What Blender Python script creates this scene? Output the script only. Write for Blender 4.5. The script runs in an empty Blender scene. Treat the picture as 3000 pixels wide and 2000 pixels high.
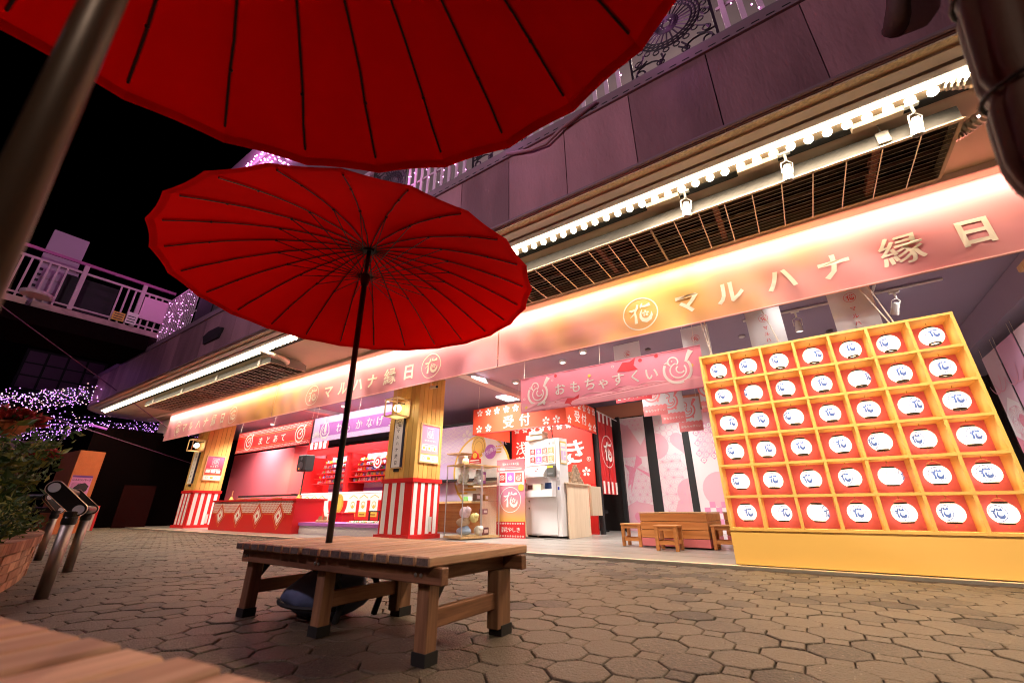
import bpy, math, random
from math import sin, cos, pi, radians as rad, sqrt, atan2, asin, exp
from mathutils import Vector as V, Matrix, noise
random.seed(7)
S = bpy.context.scene
C = S.collection
# ------------------------------------------------------------------ camera, world, exposure
cam = bpy.data.objects.new('camera', bpy.data.cameras.new('camera')); C.objects.link(cam)
YAW, PITCH, ROLL = 0.592523864, 0.384445411, -0.00215455
f_ = V((-sin(YAW)*cos(PITCH), cos(YAW)*cos(PITCH), sin(PITCH)))
r_ = V((cos(YAW), sin(YAW), 0)); u_ = r_.cross(f_)
r2 = r_*cos(ROLL)+u_*sin(ROLL); u2 = -r_*sin(ROLL)+u_*cos(ROLL)
M = Matrix((r2, u2, -f_)).transposed().to_4x4(); M.translation = V((0, 0, 0.57))
cam.matrix_world = M
cd = cam.data; cd.sensor_width = 36; cd.lens = 14.5208; cd.clip_start = 0.02; cd.clip_end = 300
cd.dof.use_dof = True; cd.dof.focus_distance = 5.5; cd.dof.aperture_fstop = 2.2
S.camera = cam
w = bpy.data.worlds.new('World'); S.world = w; w.use_nodes = True
wn = w.node_tree.nodes; bg = wn['Background']
sky = wn.new('ShaderNodeTexSky'); sky.sky_type = 'NISHITA'; sky.sun_disc = False
sky.sun_elevation = rad(-9); sky.sun_rotation = rad(200)
w.node_tree.links.new(sky.outputs[0], bg.inputs[0]); bg.inputs[1].default_value = 0.1
S.view_settings.view_transform = 'Standard'; S.view_settings.look = 'None'
S.view_settings.exposure = 0.7; S.view_settings.gamma = 1
S.cycles.use_denoising = True; S.cycles.filter_width = 1.05
S.cycles.max_bounces = 8; S.cycles.diffuse_bounces = 4; S.cycles.transparent_max_bounces = 12
S.cycles.sample_clamp_indirect = 6
S.cycles.caustics_reflective = False; S.cycles.caustics_refractive = False

def area(name, loc, direction, sx, sy, watts, col, spread=180):
    l = bpy.data.lights.new(name, 'AREA'); l.shape = 'RECTANGLE'; l.size = sx; l.size_y = sy
    l.energy = watts; l.color = col; l.spread = rad(spread)
    o = bpy.data.objects.new(name, l); C.objects.link(o)
    z = -V(direction).normalized(); x = V((1, 0, 0)); x = (x - z*x.dot(z)).normalized(); y = z.cross(x)
    m = Matrix((x, y, z)).transposed().to_4x4(); m.translation = V(loc); o.matrix_world = m
    return o
def point(name, loc, watts, col, r=.05):
    l = bpy.data.lights.new(name, 'POINT'); l.energy = watts; l.color = col; l.shadow_soft_size = r
    o = bpy.data.objects.new(name, l); o.location = loc; C.objects.link(o); return o
WARM = (1, .79, .55); WARM2 = (1, .84, .64); PINKL = (1, .28, .85); PURP = (.62, .2, 1)
# lamps of the bulb rows under the canopy edge
area('canopy_row_lamp', (-2.6, 3.92, 3.816), (0, .16, -1), 3.2, .045, 36, WARM, 128)
area('canopy_row_lamp', (.85, 3.92, 3.816), (0, .16, -1), 3.6, .045, 135, WARM, 128)
area('canopy_row_lamp', (-14.1, 3.92, 3.816), (0, .16, -1), 12.2, .045, 170, WARM, 128)
# strip lamps in the cove above the printed banner
for k, p in enumerate((30, 32, 34, 34, 32, 30)):
    area('banner_cove_lamp', (-17.55+3.83*k, 5.57, 3.83), (0, .34, -1), 3.80, .04, p, WARM2)
# ceiling lamps inside the shop
for x, y, p in ((-16, 7.3, 95), (-12.6, 7.3, 100), (-10.6, 7.3, 80), (-8.4, 7.4, 62), (-5.6, 7.2, 95), (-5.3, 9, 60), (-2.9, 8.2, 46), (-2.4, 10.4, 50), (.8, 8.2, 34), (.8, 10.4, 40), (.3, 6.5, 6), (-1.6, 6.6, 8), (-5.1, 6.5, 34), (1.9, 7.4, 22)):
    area('shop_ceiling_lamp', (x, y, 3.40), (0, .12, -1), .5, .5, p*.85, (1, .95, .9), 122)
# unseen fill lamps added behind the banner to brighten the hanging signs
for x, wd, p in ((-14.1, 4., 34), (-9.7, 3.6, 26)): area('sign_fill_light', (x, 6.10, 3.36), (0, .80, -.62), wd, .05, p, (1, .93, .85), 140)
area('sign_fill_light', (-2.45, 5.82, 3.12), (0, .5, -.8), 3., .04, 12, (1, .93, .85))
for x in (-.4, -3.6): point('balcony_fill_light', (x, 4.6, 6.9), 22, (1, .80, .68), .1)  # unseen lamps added to brighten the upper wall behind the railing
# spot beams added to brighten the hanging signs; only some have a canopy spotlight
SPOTS = [(1.46, .3, 120), (.51, -.9, 120), (-.44, -2.2, 150), (-4.5, -4.4, 130), (-6.0, -6.6, 130), (-7.4, -9.4, 200), (-9.2, -12.2, 200), (-18.3, -15.2, 160)]
for x, xt, p in SPOTS:
    l = bpy.data.lights.new('sign_fill_beam', 'SPOT'); l.energy = p*.5; l.color = (1, .9, .8); l.spot_size = rad(46); l.spot_blend = .7; l.shadow_soft_size = .04
    o = bpy.data.objects.new('sign_fill_beam', l); C.objects.link(o); o.location = (x, 4.09, 3.5); o.rotation_euler = (V((xt, 6.8, 2.42))-V((x, 4.09, 3.5))).to_track_quat('-Z', 'Y').to_euler()
# pink and violet string lights: glow of the strings on the balcony and over the lane
for x in (-.2, -2.6, -4.6, -6.8): point('pink_string_glow', (x, 3.3, 5.75), 5, PINKL, .2)
point('pink_string_glow', (-12.5, 3.2, 11), 60, PINKL, .3)
point('pink_string_glow', (-14.2, 3.0, 6.6), 7, PINKL, .3)
point('pink_string_glow', (-14.0, 0.5, 7.4), 4.5, PINKL, .3)
for x, y in ((-19, 2.2), (-23, 5)): point('violet_string_glow', (x, y, 4.9), 3, PURP, .3)
# unseen lamps added behind the lens to brighten fascia, umbrellas and near bench
ADDED_LAMPS = ((-4.4, -3.0, 5.0, 620),)
for x, y, z, p in ADDED_LAMPS: point('added_fill_light', (x, y, z), p, (1, .76, .90), .16)
point('added_fill_light', (3.6, -4.8, 4.6), 60, (1, .74, .6), .16)
dl = bpy.data.lights.new('added_shaded_light', 'SPOT'); dl.energy = 300; dl.color = (1, .80, .62); dl.spot_size = rad(104); dl.spot_blend = .5; dl.shadow_soft_size = .08  # unseen lamp added to brighten the near bench
do = bpy.data.objects.new('added_shaded_light', dl); C.objects.link(do); do.location = (2.2, -2.2, 3.33); do.rotation_euler = V((-.50, .42, -1)).to_track_quat('-Z', 'Y').to_euler()
# ------------------------------------------------------------------ materials
MATS = {}
def mat(name, col=(.5, .5, .5), rough=.6, metal=0, emit=None, es=0, bump=0, bscale=40, var=0, vscale=6, trans=0, alpha=1, spec=.5, stretch=None, coat=0):
    if name in MATS: return MATS[name]
    m = bpy.data.materials.new(name); m.use_nodes = True; N = m.node_tree.nodes; L = m.node_tree.links
    b = N['Principled BSDF']; b.inputs['Base Color'].default_value = (*col, 1); b.inputs['Roughness'].default_value = rough
    b.inputs['Metallic'].default_value = metal; b.inputs['Specular IOR Level'].default_value = spec
    b.inputs['Coat Weight'].default_value = coat
    if emit: b.inputs['Emission Color'].default_value = (*emit, 1); b.inputs['Emission Strength'].default_value = es
    if var or bump:
        tc = N.new('ShaderNodeTexCoord'); mp = N.new('ShaderNodeMapping'); L.new(tc.outputs['Object'], mp.inputs[0])
        if stretch: mp.inputs['Scale'].default_value = stretch
    if var:
        n = N.new('ShaderNodeTexNoise'); n.inputs['Scale'].default_value = vscale; n.inputs['Detail'].default_value = 5
        L.new(mp.outputs[0], n.inputs['Vector'])
        oi = N.new('ShaderNodeObjectInfo')
        ad = N.new('ShaderNodeMath'); ad.operation = 'MULTIPLY_ADD'; ad.inputs[1].default_value = .5; L.new(oi.outputs['Random'], ad.inputs[0]); L.new(n.outputs[0], ad.inputs[2])
        mr = N.new('ShaderNodeMapRange'); mr.inputs[1].default_value = .45; mr.inputs[2].default_value = 1.05
        mr.inputs[3].default_value = 1-var; mr.inputs[4].default_value = 1+var; L.new(ad.outputs[0], mr.inputs[0])
        hv = N.new('ShaderNodeHueSaturation'); hv.inputs['Color'].default_value = (*col, 1); L.new(mr.outputs[0], hv.inputs['Value'])
        L.new(hv.outputs[0], b.inputs['Base Color'])
    if bump:
        n2 = N.new('ShaderNodeTexNoise'); n2.inputs['Scale'].default_value = bscale; n2.inputs['Detail'].default_value = 4
        L.new(mp.outputs[0], n2.inputs['Vector']); bp = N.new('ShaderNodeBump'); bp.inputs['Strength'].default_value = bump
        bp.inputs['Distance'].default_value = .01; L.new(n2.outputs[0], bp.inputs['Height']); L.new(bp.outputs[0], b.inputs['Normal'])
    if trans:
        t = N.new('ShaderNodeBsdfTranslucent'); t.inputs[0].default_value = (*col, 1); mx = N.new('ShaderNodeMixShader'); mx.inputs[0].default_value = trans
        L.new(b.outputs[0], mx.inputs[1]); L.new(t.outputs[0], mx.inputs[2]); L.new(mx.outputs[0], N['Material Output'].inputs[0])
    if alpha < 1: b.inputs['Alpha'].default_value = alpha
    MATS[name] = m; return m
def wood(name, c1, c2, axis=1, scale=1, rough=.55, bump=.25):
    """grain runs along the given object axis; the piece's own random number shifts tone"""
    if name in MATS: return MATS[name]
    m = bpy.data.materials.new(name); m.use_nodes = True; N = m.node_tree.nodes; L = m.node_tree.links; b = N['Principled BSDF']
    tc = N.new('ShaderNodeTexCoord'); mp = N.new('ShaderNodeMapping'); sc = [26*scale]*3; sc[axis] = 1.6*scale; mp.inputs['Scale'].default_value = sc
    oi = N.new('ShaderNodeObjectInfo'); ad = N.new('ShaderNodeVectorMath'); ad.operation = 'ADD'
    mu = N.new('ShaderNodeMath'); mu.operation = 'MULTIPLY'; mu.inputs[1].default_value = 9; L.new(oi.outputs['Random'], mu.inputs[0])
    L.new(tc.outputs['Object'], ad.inputs[0]); L.new(mu.outputs[0], ad.inputs[1]); L.new(ad.outputs[0], mp.inputs[0])
    n = N.new('ShaderNodeTexNoise'); n.inputs['Scale'].default_value = 1; n.inputs['Detail'].default_value = 6; n.inputs['Roughness'].default_value = .65; n.inputs['Distortion'].default_value = .6
    L.new(mp.outputs[0], n.inputs['Vector'])
    cr = N.new('ShaderNodeValToRGB'); cr.color_ramp.elements[0].position = .33; cr.color_ramp.elements[1].position = .68
    cr.color_ramp.elements[0].color = (*c1, 1); cr.color_ramp.elements[1].color = (*c2, 1); L.new(n.outputs[0], cr.inputs[0])
    hv = N.new('ShaderNodeHueSaturation'); mr = N.new('ShaderNodeMapRange'); mr.inputs[3].default_value = .78; mr.inputs[4].default_value = 1.2
    L.new(oi.outputs['Random'], mr.inputs[0]); L.new(mr.outputs[0], hv.inputs['Value']); L.new(cr.outputs[0], hv.inputs['Color'])
    L.new(hv.outputs[0], b.inputs['Base Color']); b.inputs['Roughness'].default_value = rough
    bp = N.new('ShaderNodeBump'); bp.inputs['Strength'].default_value = bump; bp.inputs['Distance'].default_value = .004
    L.new(n.outputs[0], bp.inputs['Height']); L.new(bp.outputs[0], b.inputs['Normal'])
    MATS[name] = m; return m
def grad(name, stops, axis=0, rough=.7, trans=.25, lo=0, hi=1):
    """printed cloth or board whose ink colour runs along an object axis from lo to hi (metres)"""
    if name in MATS: return MATS[name]
    m = bpy.data.materials.new(name); m.use_nodes = True; N = m.node_tree.nodes; L = m.node_tree.links; b = N['Principled BSDF']
    tc = N.new('ShaderNodeTexCoord'); sp = N.new('ShaderNodeSeparateXYZ'); L.new(tc.outputs['Object'], sp.inputs[0])
    nz = N.new('ShaderNodeTexNoise'); nz.inputs['Scale'].default_value = 1.2; L.new(tc.outputs['Object'], nz.inputs['Vector'])
    mr = N.new('ShaderNodeMapRange'); mr.inputs[1].default_value = lo; mr.inputs[2].default_value = hi; L.new(sp.outputs[axis], mr.inputs[0])
    ma = N.new('ShaderNodeMath'); ma.operation = 'MULTIPLY_ADD'; ma.inputs[1].default_value = .16; L.new(nz.outputs[0], ma.inputs[0]); L.new(mr.outputs[0], ma.inputs[2])
    mb = N.new('ShaderNodeMath'); mb.operation = 'SUBTRACT'; mb.inputs[1].default_value = .08; L.new(ma.outputs[0], mb.inputs[0])
    cr = N.new('ShaderNodeValToRGB'); e = cr.color_ramp.elements
    while len(e) < len(stops): e.new(.5)
    for k, (p, c) in enumerate(stops): e[k].position = p; e[k].color = (*c, 1)
    L.new(mb.outputs[0], cr.inputs[0]); L.new(cr.outputs[0], b.inputs['Base Color']); b.inputs['Roughness'].default_value = rough
    if trans:
        t = N.new('ShaderNodeBsdfTranslucent'); L.new(cr.outputs[0], t.inputs[0]); mx = N.new('ShaderNodeMixShader'); mx.inputs[0].default_value = trans
        L.new(b.outputs[0], mx.inputs[1]); L.new(t.outputs[0], mx.inputs[2]); L.new(mx.outputs[0], N['Material Output'].inputs[0])
    MATS[name] = m; return m
def glassmat():
    m = bpy.data.materials.new('clear_glass'); m.use_nodes = True; N = m.node_tree.nodes; L = m.node_tree.links
    N.remove(N['Principled BSDF']); t = N.new('ShaderNodeBsdfTransparent'); t.inputs[0].default_value = (.96, .985, .97, 1)
    g = N.new('ShaderNodeBsdfGlossy'); g.inputs['Roughness'].default_value = .03; lw = N.new('ShaderNodeFresnel'); lw.inputs[0].default_value = 1.35
    mx = N.new('ShaderNodeMixShader'); ml = N.new('ShaderNodeMath'); ml.operation = 'MULTIPLY'; ml.inputs[1].default_value = .3; L.new(lw.outputs[0], ml.inputs[0]); L.new(ml.outputs[0], mx.inputs[0]); L.new(t.outputs[0], mx.inputs[1]); L.new(g.outputs[0], mx.inputs[2]); L.new(mx.outputs[0], N['Material Output'].inputs[0])
    MATS['glass'] = m; return m
glass = glassmat()
red_cloth = mat('red_umbrella_cloth', (.80, .002, .0015), .85, var=.18, vscale=2.2, trans=.25, bump=.5, bscale=7, spec=.12)
black_m = mat('black_painted_metal', (.012, .012, .013), .32)
black_matte = mat('black_matte', (.012, .011, .011), .7)
bench_top = wood('bench_cedar_top', (.36, .18, .10), (.66, .42, .27), 1)
end_grain = wood('bench_end_grain', (.09, .065, .055), (.22, .17, .14), 1, 3)
bench_leg = wood('bench_cedar_leg', (.14, .06, .03), (.33, .17, .09), 2)
bench_rail = wood('bench_cedar_rail', (.12, .05, .025), (.32, .15, .08), 0)
bench_cross = wood('bench_cedar_crossrail', (.12, .05, .025), (.34, .16, .08), 1)
steel = mat('brushed_steel', (.36, .32, .28), .48, 1, bump=.05, bscale=60, stretch=(1, 1, 12))
white_p = mat('white_paint', (.78, .76, .72), .5)
cream = mat('cream_soffit_paint', (.80, .62, .46), .6, var=.06, vscale=1.5)
mauve = mat('mauve_fascia_paint', (.34, .17, .19), .5, var=.38, vscale=2.2, stretch=(1, 1, .3), bump=.6, bscale=36)
red_p = mat('red_paint', (.60, .012, .012), .45)
red_print = mat('red_print', (.72, .035, .02), .55)
white_ink = mat('white_ink', (.82, .78, .70), .6)
cream_ink = mat('cream_ink', (.86, .76, .56), .7)
black_ink = mat('black_ink', (.01, .01, .014), .6)
red_ink = mat('red_ink', (.62, .02, .02), .6)
gold_ink = mat('gold_ink', (.72, .45, .06), .5)
pink_ink = mat('pink_ink', (.80, .30, .42), .6)
pink_pale = mat('pale_pink_print', (.82, .60, .60), .6)
pink_line = mat('pink_line_print', (.78, .38, .50), .6)
purple_ink = mat('purple_ink', (.42, .13, .45), .6)
purple_pale = mat('pale_purple_print', (.66, .48, .70), .6)
yel_plank = wood('yellow_painted_plank', (.66, .39, .09), (.70, .42, .10), 2, .5, .5, .04)
pale_wood = wood('pale_ash_veneer', (.66, .50, .33), (.76, .61, .43), 2, .7, .5, .04)
light_wood = wood('light_lath', (.55, .33, .13), (.68, .45, .22), 2, 1, .5, .06)
pine = wood('orange_pine', (.42, .15, .035), (.62, .27, .08), 0, .5, .5, .1)
rack_paint = mat('golden_rack_paint', (.86, .53, .14), .5, var=.04, vscale=2)
rack_red = mat('coral_back_board', (.82, .19, .22), .5)
grey_metal = mat('grey_sheet_metal', (.20, .18, .155), .5, var=.12, vscale=3)
dark_metal = mat('dark_burner_metal', (.010, .007, .006), .7, spec=.1)
panel_grey = mat('heater_side_panel', (.05, .045, .038), .7, var=.2, vscale=3)
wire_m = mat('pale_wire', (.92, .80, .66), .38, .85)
foil = mat('foil_duct', (.62, .52, .42), .3, .9)
leaf_m = mat('green_leaf', (.06, .12, .025), .5, var=.45, vscale=9, trans=.2)
leaf_y = mat('yellow_green_leaf', (.22, .24, .045), .5, var=.4, vscale=9, trans=.2)
leaf_red = mat('red_leaf', (.42, .025, .02), .55, var=.4, vscale=9)
terracotta = mat('terracotta', (.52, .15, .05), .6)
stem_m = mat('plant_stem', (.09, .07, .03), .7)
navy = mat('navy_bag_cloth', (.14, .18, .31), .75, var=.15, vscale=8, bump=.4, bscale=14)
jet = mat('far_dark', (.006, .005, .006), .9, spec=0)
warm_pole = mat('warm_lit_black_pole', (.075, .046, .03), .42, .3)  # black pole with its warm blurred highlight put into the colour
cloth_ink = mat('white_cloth_ink', (.85, .80, .72), .7, trans=.3)
brown_cloth = mat('dark_brown_cover_cloth', (.07, .03, .02), .75, bump=.1, bscale=80)
# ------------------------------------------------------------------ mesh helpers
def root_off(p):
    o = V((0, 0, 0))
    while p is not None: o = o + p.location; p = p.parent
    return o
class MB:
    def __init__(s): s.v = []; s.f = []
    def add(s, vs, fs):
        n = len(s.v); s.v += [tuple(v) for v in vs]; s.f += [tuple(i+n for i in f) for f in fs]; return s
    def box(s, x0, x1, y0, y1, z0, z1, R=None):
        vs = [(x, y, z) for z in (z0, z1) for y in (y0, y1) for x in (x0, x1)]
        if R: vs = [R @ V(v) for v in vs]
        return s.add(vs, [(0, 2, 3, 1), (4, 5, 7, 6), (0, 1, 5, 4), (2, 6, 7, 3), (0, 4, 6, 2), (1, 3, 7, 5)])
    def bbox(s, x0, x1, y0, y1, z0, z1, b=.004):
        """box with chamfered edges"""
        P = []; 
        for sx in (0, 1):
            for sy in (0, 1):
                for sz in (0, 1):
                    x = (x0, x1)[sx]; y = (y0, y1)[sy]; z = (z0, z1)[sz]; dx = b*(1-2*sx); dy = b*(1-2*sy); dz = b*(1-2*sz)
                    P += [(x, y+dy, z+dz), (x+dx, y, z+dz), (x+dx, y+dy, z)]
        I = lambda sx, sy, sz, k: (sx*4+sy*2+sz)*3+k
        F = []
        for a in (0, 1):
            q = [I(a, 0, 0, 0), I(a, 1, 0, 0), I(a, 1, 1, 0), I(a, 0, 1, 0)]; F.append(q if a else q[::-1])
            q = [I(0, a, 0, 1), I(0, a, 1, 1), I(1, a, 1, 1), I(1, a, 0, 1)]; F.append(q if a else q[::-1])
            q = [I(0, 0, a, 2), I(1, 0, a, 2), I(1, 1, a, 2), I(0, 1, a, 2)]; F.append(q if a else q[::-1])
        for a in (0, 1):
            for c in (0, 1):
                e = lambda q, fl: F.append(q if fl else q[::-1])
                e([I(a, c, 0, 0), I(a, c, 1, 0), I(a, c, 1, 1), I(a, c, 0, 1)], a != c)
                e([I(a, 0, c, 0), I(a, 0, c, 2), I(a, 1, c, 2), I(a, 1, c, 0)], a != c)
                e([I(0, a, c, 1), I(1, a, c, 1), I(1, a, c, 2), I(0, a, c, 2)], a != c)
                for d in (0, 1): e([I(a, c, d, 0), I(a, c, d, 1), I(a, c, d, 2)], (a+c+d) % 2)
        return s.add(P, F)
    def tube(s, pts, r, n=8, cap=True):
        pts = [V(p) for p in pts]; rs = r if isinstance(r, (list, tuple)) else [r]*len(pts)
        rings = []; up = None
        for i, p in enumerate(pts):
            t = (pts[min(i+1, len(pts)-1)]-pts[max(i-1, 0)]).normalized()
            if up is None: up = V((0, 0, 1)) if abs(t.z) < .9 else V((1, 0, 0))
            a = t.cross(up)
            if a.length < 1e-4: a = t.cross(V((0, 1, 0)))
            a.normalize(); b = a.cross(t).normalized(); up = b
            rings.append([p+(a*cos(2*pi*k/n)+b*sin(2*pi*k/n))*rs[i] for k in range(n)])
        vs = [v for q in rings for v in q]; fs = []
        for i in range(len(pts)-1):
            for k in range(n): fs.append((i*n+k, i*n+(k+1) % n, (i+1)*n+(k+1) % n, (i+1)*n+k))
        if cap: fs.append(tuple(range(n))[::-1]); fs.append(tuple((len(pts)-1)*n+k for k in range(n)))
        return s.add(vs, fs)
    def lathe(s, prof, n=16, o=(0, 0, 0), cap=True):
        o = V(o); vs = []; fs = []
        for r, z in prof:
            for k in range(n): vs.append((o.x+r*cos(2*pi*k/n), o.y+r*sin(2*pi*k/n), o.z+z))
        for i in range(len(prof)-1):
            for k in range(n): fs.append((i*n+k, i*n+(k+1) % n, (i+1)*n+(k+1) % n, (i+1)*n+k))
        if cap: fs.append(tuple(range(n))[::-1]); fs.append(tuple((len(prof)-1)*n+k for k in range(n)))
        return s.add(vs, fs)
    def prism(s, poly, d0, d1, fn):
        """poly (u,v) extruded between depths d0,d1; fn(u,v,d)->point"""
        n = len(poly); vs = [fn(u, v, d0) for u, v in poly]+[fn(u, v, d1) for u, v in poly]
        return s.add(vs, [tuple(range(n))[::-1], tuple(range(n, 2*n))]+[(k, (k+1) % n, n+(k+1) % n, n+k) for k in range(n)])
    def ball(s, c, r, n=10, m=7, sc=(1, 1, 1)):
        c = V(c); vs = []; fs = []
        for i in range(m+1):
            t = pi*i/m
            for k in range(n): a = 2*pi*k/n; vs.append((c.x+r*sc[0]*sin(t)*cos(a), c.y+r*sc[1]*sin(t)*sin(a), c.z+r*sc[2]*cos(t)))
        for i in range(m):
            for k in range(n): fs.append((i*n+k, (i+1)*n+k, (i+1)*n+(k+1) % n, i*n+(k+1) % n))
        return s.add(vs, fs)
    def mesh(s, name, m, smooth=False, off=V((0, 0, 0))):
        me = bpy.data.meshes.new(name); me.from_pydata([(a-off.x, b-off.y, c-off.z) for a, b, c in s.v], [], s.f)
        me.materials.append(m)
        if smooth: me.polygons.foreach_set('use_smooth', [True]*len(me.polygons))
        me.update(); return me
    def build(s, name, m, parent=None, smooth=False, **k):
        me = s.mesh(name, m, smooth, root_off(parent)); o = bpy.data.objects.new(name, me); C.objects.link(o); o.parent = parent
        tag(o, **k); return o
def tag(o, label=None, cat=None, group=None, kind=None):
    if label: o['label'] = label
    if cat: o['category'] = cat
    if group: o['group'] = group
    if kind: o['kind'] = kind
    return o
def thing(name, loc, label, cat, group=None, kind=None):
    o = bpy.data.objects.new(name, None); C.objects.link(o); o.location = loc; o.empty_display_size = .1
    return tag(o, label, cat, group, kind)
def one(name, mb, m, loc, label, cat, group=None, smooth=False):
    """a thing that is a single mesh, its origin at loc"""
    o = bpy.data.objects.new(name, mb.mesh(name, m, smooth, V(loc))); o.location = loc; C.objects.link(o)
    return tag(o, label, cat, group)
def copy_tree(o, loc=None, rotz=None, label=None, parent=None):
    c = o.copy(); C.objects.link(c); c.parent = parent
    if loc is not None: c.location = loc
    if rotz is not None: c.rotation_euler = (0, 0, rotz)
    if label: c['label'] = label
    for ch in o.children: copy_tree(ch, parent=c)
    return c
Bx = lambda *a, **k: MB().box(*a, **k)
# ---- flat print: polygons on a surface patch, each a real sheet a few millimetres proud
_gl = {}
def glyphs(t, bold=.0):
    k = (t, bold)
    if k not in _gl:
        c = bpy.data.curves.new('t', 'FONT'); c.body = t; c.resolution_u = 2; c.offset = bold; c.size = 1
        o = bpy.data.objects.new('t', c); C.objects.link(o)
        m = o.evaluated_get(bpy.context.evaluated_depsgraph_get()).to_mesh()
        vs = [(v.co.x, v.co.y) for v in m.vertices]; fs = [tuple(p.vertices) for p in m.polygons]
        bpy.data.objects.remove(o); bpy.data.curves.remove(c)
        xs = [v[0] for v in vs] or [0]; ys = [v[1] for v in vs] or [0]
        _gl[k] = (vs, fs, (min(xs), max(xs), min(ys), max(ys)))
    return _gl[k]
class Print:
    """collects print for one ink; fn(u,v)->(point, normal)"""
    def __init__(s, fn, off=.003): s.fn = fn; s.off = off; s.mb = MB(); s.k = 0; s.sub = 1
    def pt(s, u, v):
        p, n = s.fn(u, v); return p+n*(s.off+.00013*(s.k % 11))
    def poly(s, P):
        s.k += 1
        s.mb.add([s.pt(*p) for p in P], [tuple(range(len(P)))]); return s
    def strip(s, P, W):
        s.k += 1
        W = W if isinstance(W, (list, tuple)) else [W]*len(P); L = []; R = []
        if s.sub > 1:
            n = s.sub; P2, W2 = [], []
            for i in range(len(P)-1):
                for k in range(n): f = k/n; P2.append((P[i][0]*(1-f)+P[i+1][0]*f, P[i][1]*(1-f)+P[i+1][1]*f)); W2.append(W[i]*(1-f)+W[i+1]*f)
            P, W = P2+[P[-1]], W2+[W[-1]]
        for i in range(len(P)):
            a = P[max(i-1, 0)]; b = P[min(i+1, len(P)-1)]; dx, dy = b[0]-a[0], b[1]-a[1]; l = sqrt(dx*dx+dy*dy) or 1
            nx, ny = -dy/l*W[i]/2, dx/l*W[i]/2; L.append((P[i][0]+nx, P[i][1]+ny)); R.append((P[i][0]-nx, P[i][1]-ny))
        n = len(P); s.mb.add([s.pt(*p) for p in L+R], [(i, n+i, n+i+1, i+1) for i in range(n-1)]); return s
    def line(s, x0, y0, x1, y1, w): return s.strip([(x0, y0), (x1, y1)], w)
    def arc(s, cx, cy, r, a0, a1, w, n=12, ry=None):
        ry = ry or r
        return s.strip([(cx+r*cos(rad(a0+(a1-a0)*k/n)), cy+ry*sin(rad(a0+(a1-a0)*k/n))) for k in range(n+1)], w)
    def ring(s, cx, cy, r, w, n=28, ry=None): return s.arc(cx, cy, r, 0, 360, w, n, ry)
    def disc(s, cx, cy, r, n=16, ry=None):
        ry = ry or r
        return s.poly([(cx+r*cos(2*pi*k/n), cy+ry*sin(2*pi*k/n)) for k in range(n)])
    def rect(s, x0, x1, y0, y1, nx=1):
        for i in range(nx):
            a = x0+(x1-x0)*i/nx; b = x0+(x1-x0)*(i+1)/nx; s.poly([(a, y0), (b, y0), (b, y1), (a, y1)])
        return s
    def text(s, t, cx, cy, h, bold=.02, wf=1, vertical=False, pitch=None):
        """h = height of one character cell; centred on cx,cy"""
        if vertical or pitch:
            n = len(t); pitch = pitch or h*1.15
            for i, ch in enumerate(t):
                if ch == ' ': continue
                if vertical: s.text(ch, cx, cy+((n-1)/2-i)*pitch, h, bold, wf)
                else: s.text(ch, cx+(i-(n-1)/2)*pitch, cy, h, bold, wf)
            return s
        if bold > .021 and t not in 'マルハナ日':     # heavy lettering: the thin glyph struck several times, each sheet a hair apart
            for dx in (-1, 0, 1): s.k += 1; s.text(t, cx+dx*bold*h*.75, cy+dx*bold*h*.25, h, .0, wf)
            return s
        s.k += 1
        vs, fs, (x0, x1, y0, y1) = glyphs(t, bold)
        if len(t) == 1 and ord(t) > 255:   # keep small kana small
            k = h/.95; my = .36
        else: k = h/.95; my = (y0+y1)/2
        s.mb.add([s.pt(cx+(x-(x0+x1)/2)*k*wf, cy+(y-my)*k) for x, y in vs], fs); return s
    def flower(s, cx, cy, r, rot=90):
        for k in range(5):
            a = rad(rot+72*k); t = rad(27)
            P = [(cx+.12*r*cos(a), cy+.12*r*sin(a)), (cx+.62*r*cos(a-t), cy+.62*r*sin(a-t)), (cx+.98*r*cos(a-t*.45), cy+.98*r*sin(a-t*.45)),
                 (cx+.85*r*cos(a), cy+.85*r*sin(a)), (cx+.98*r*cos(a+t*.45), cy+.98*r*sin(a+t*.45)), (cx+.62*r*cos(a+t), cy+.62*r*sin(a+t))]
            s.poly(P)
        return s
    def hana(s, cx, cy, r, ring=True, rw=.07, fat=1.):
        """the round crest: the flower character in brush strokes inside a ring"""
        q = r*.98
        def st(P, W): s.strip([(cx+x*q, cy+y*q) for x, y in P], [w*q*fat for w in W])
        if ring: s.ring(cx, cy, r, r*rw, 32)
        st([(-.66, .32), (-.5, .26), (-.3, .30), (-.08, .40)], [.05, .16, .12, .07])
        st([(-.10, .62), (-.16, .40), (-.34, .06), (-.62, -.16)], [.13, .13, .10, .02])
        st([(-.30, .12), (-.27, -.20), (-.29, -.60)], [.10, .15, .20])
        st([(.18, .66), (.10, .50), (.04, .34)], [.06, .13, .03])
        st([(.10, .46), (.34, .42), (.62, .50)], [.10, .14, .22])
        st([(.12, .22), (.02, -.04), (.02, -.26), (.14, -.44), (.34, -.52), (.54, -.44), (.66, -.24), (.68, -.02)], [.05, .11, .17, .24, .27, .24, .14, .02])
        s.flower(cx+.32*q, cy-.06*q, .22*q)
        return s
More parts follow.
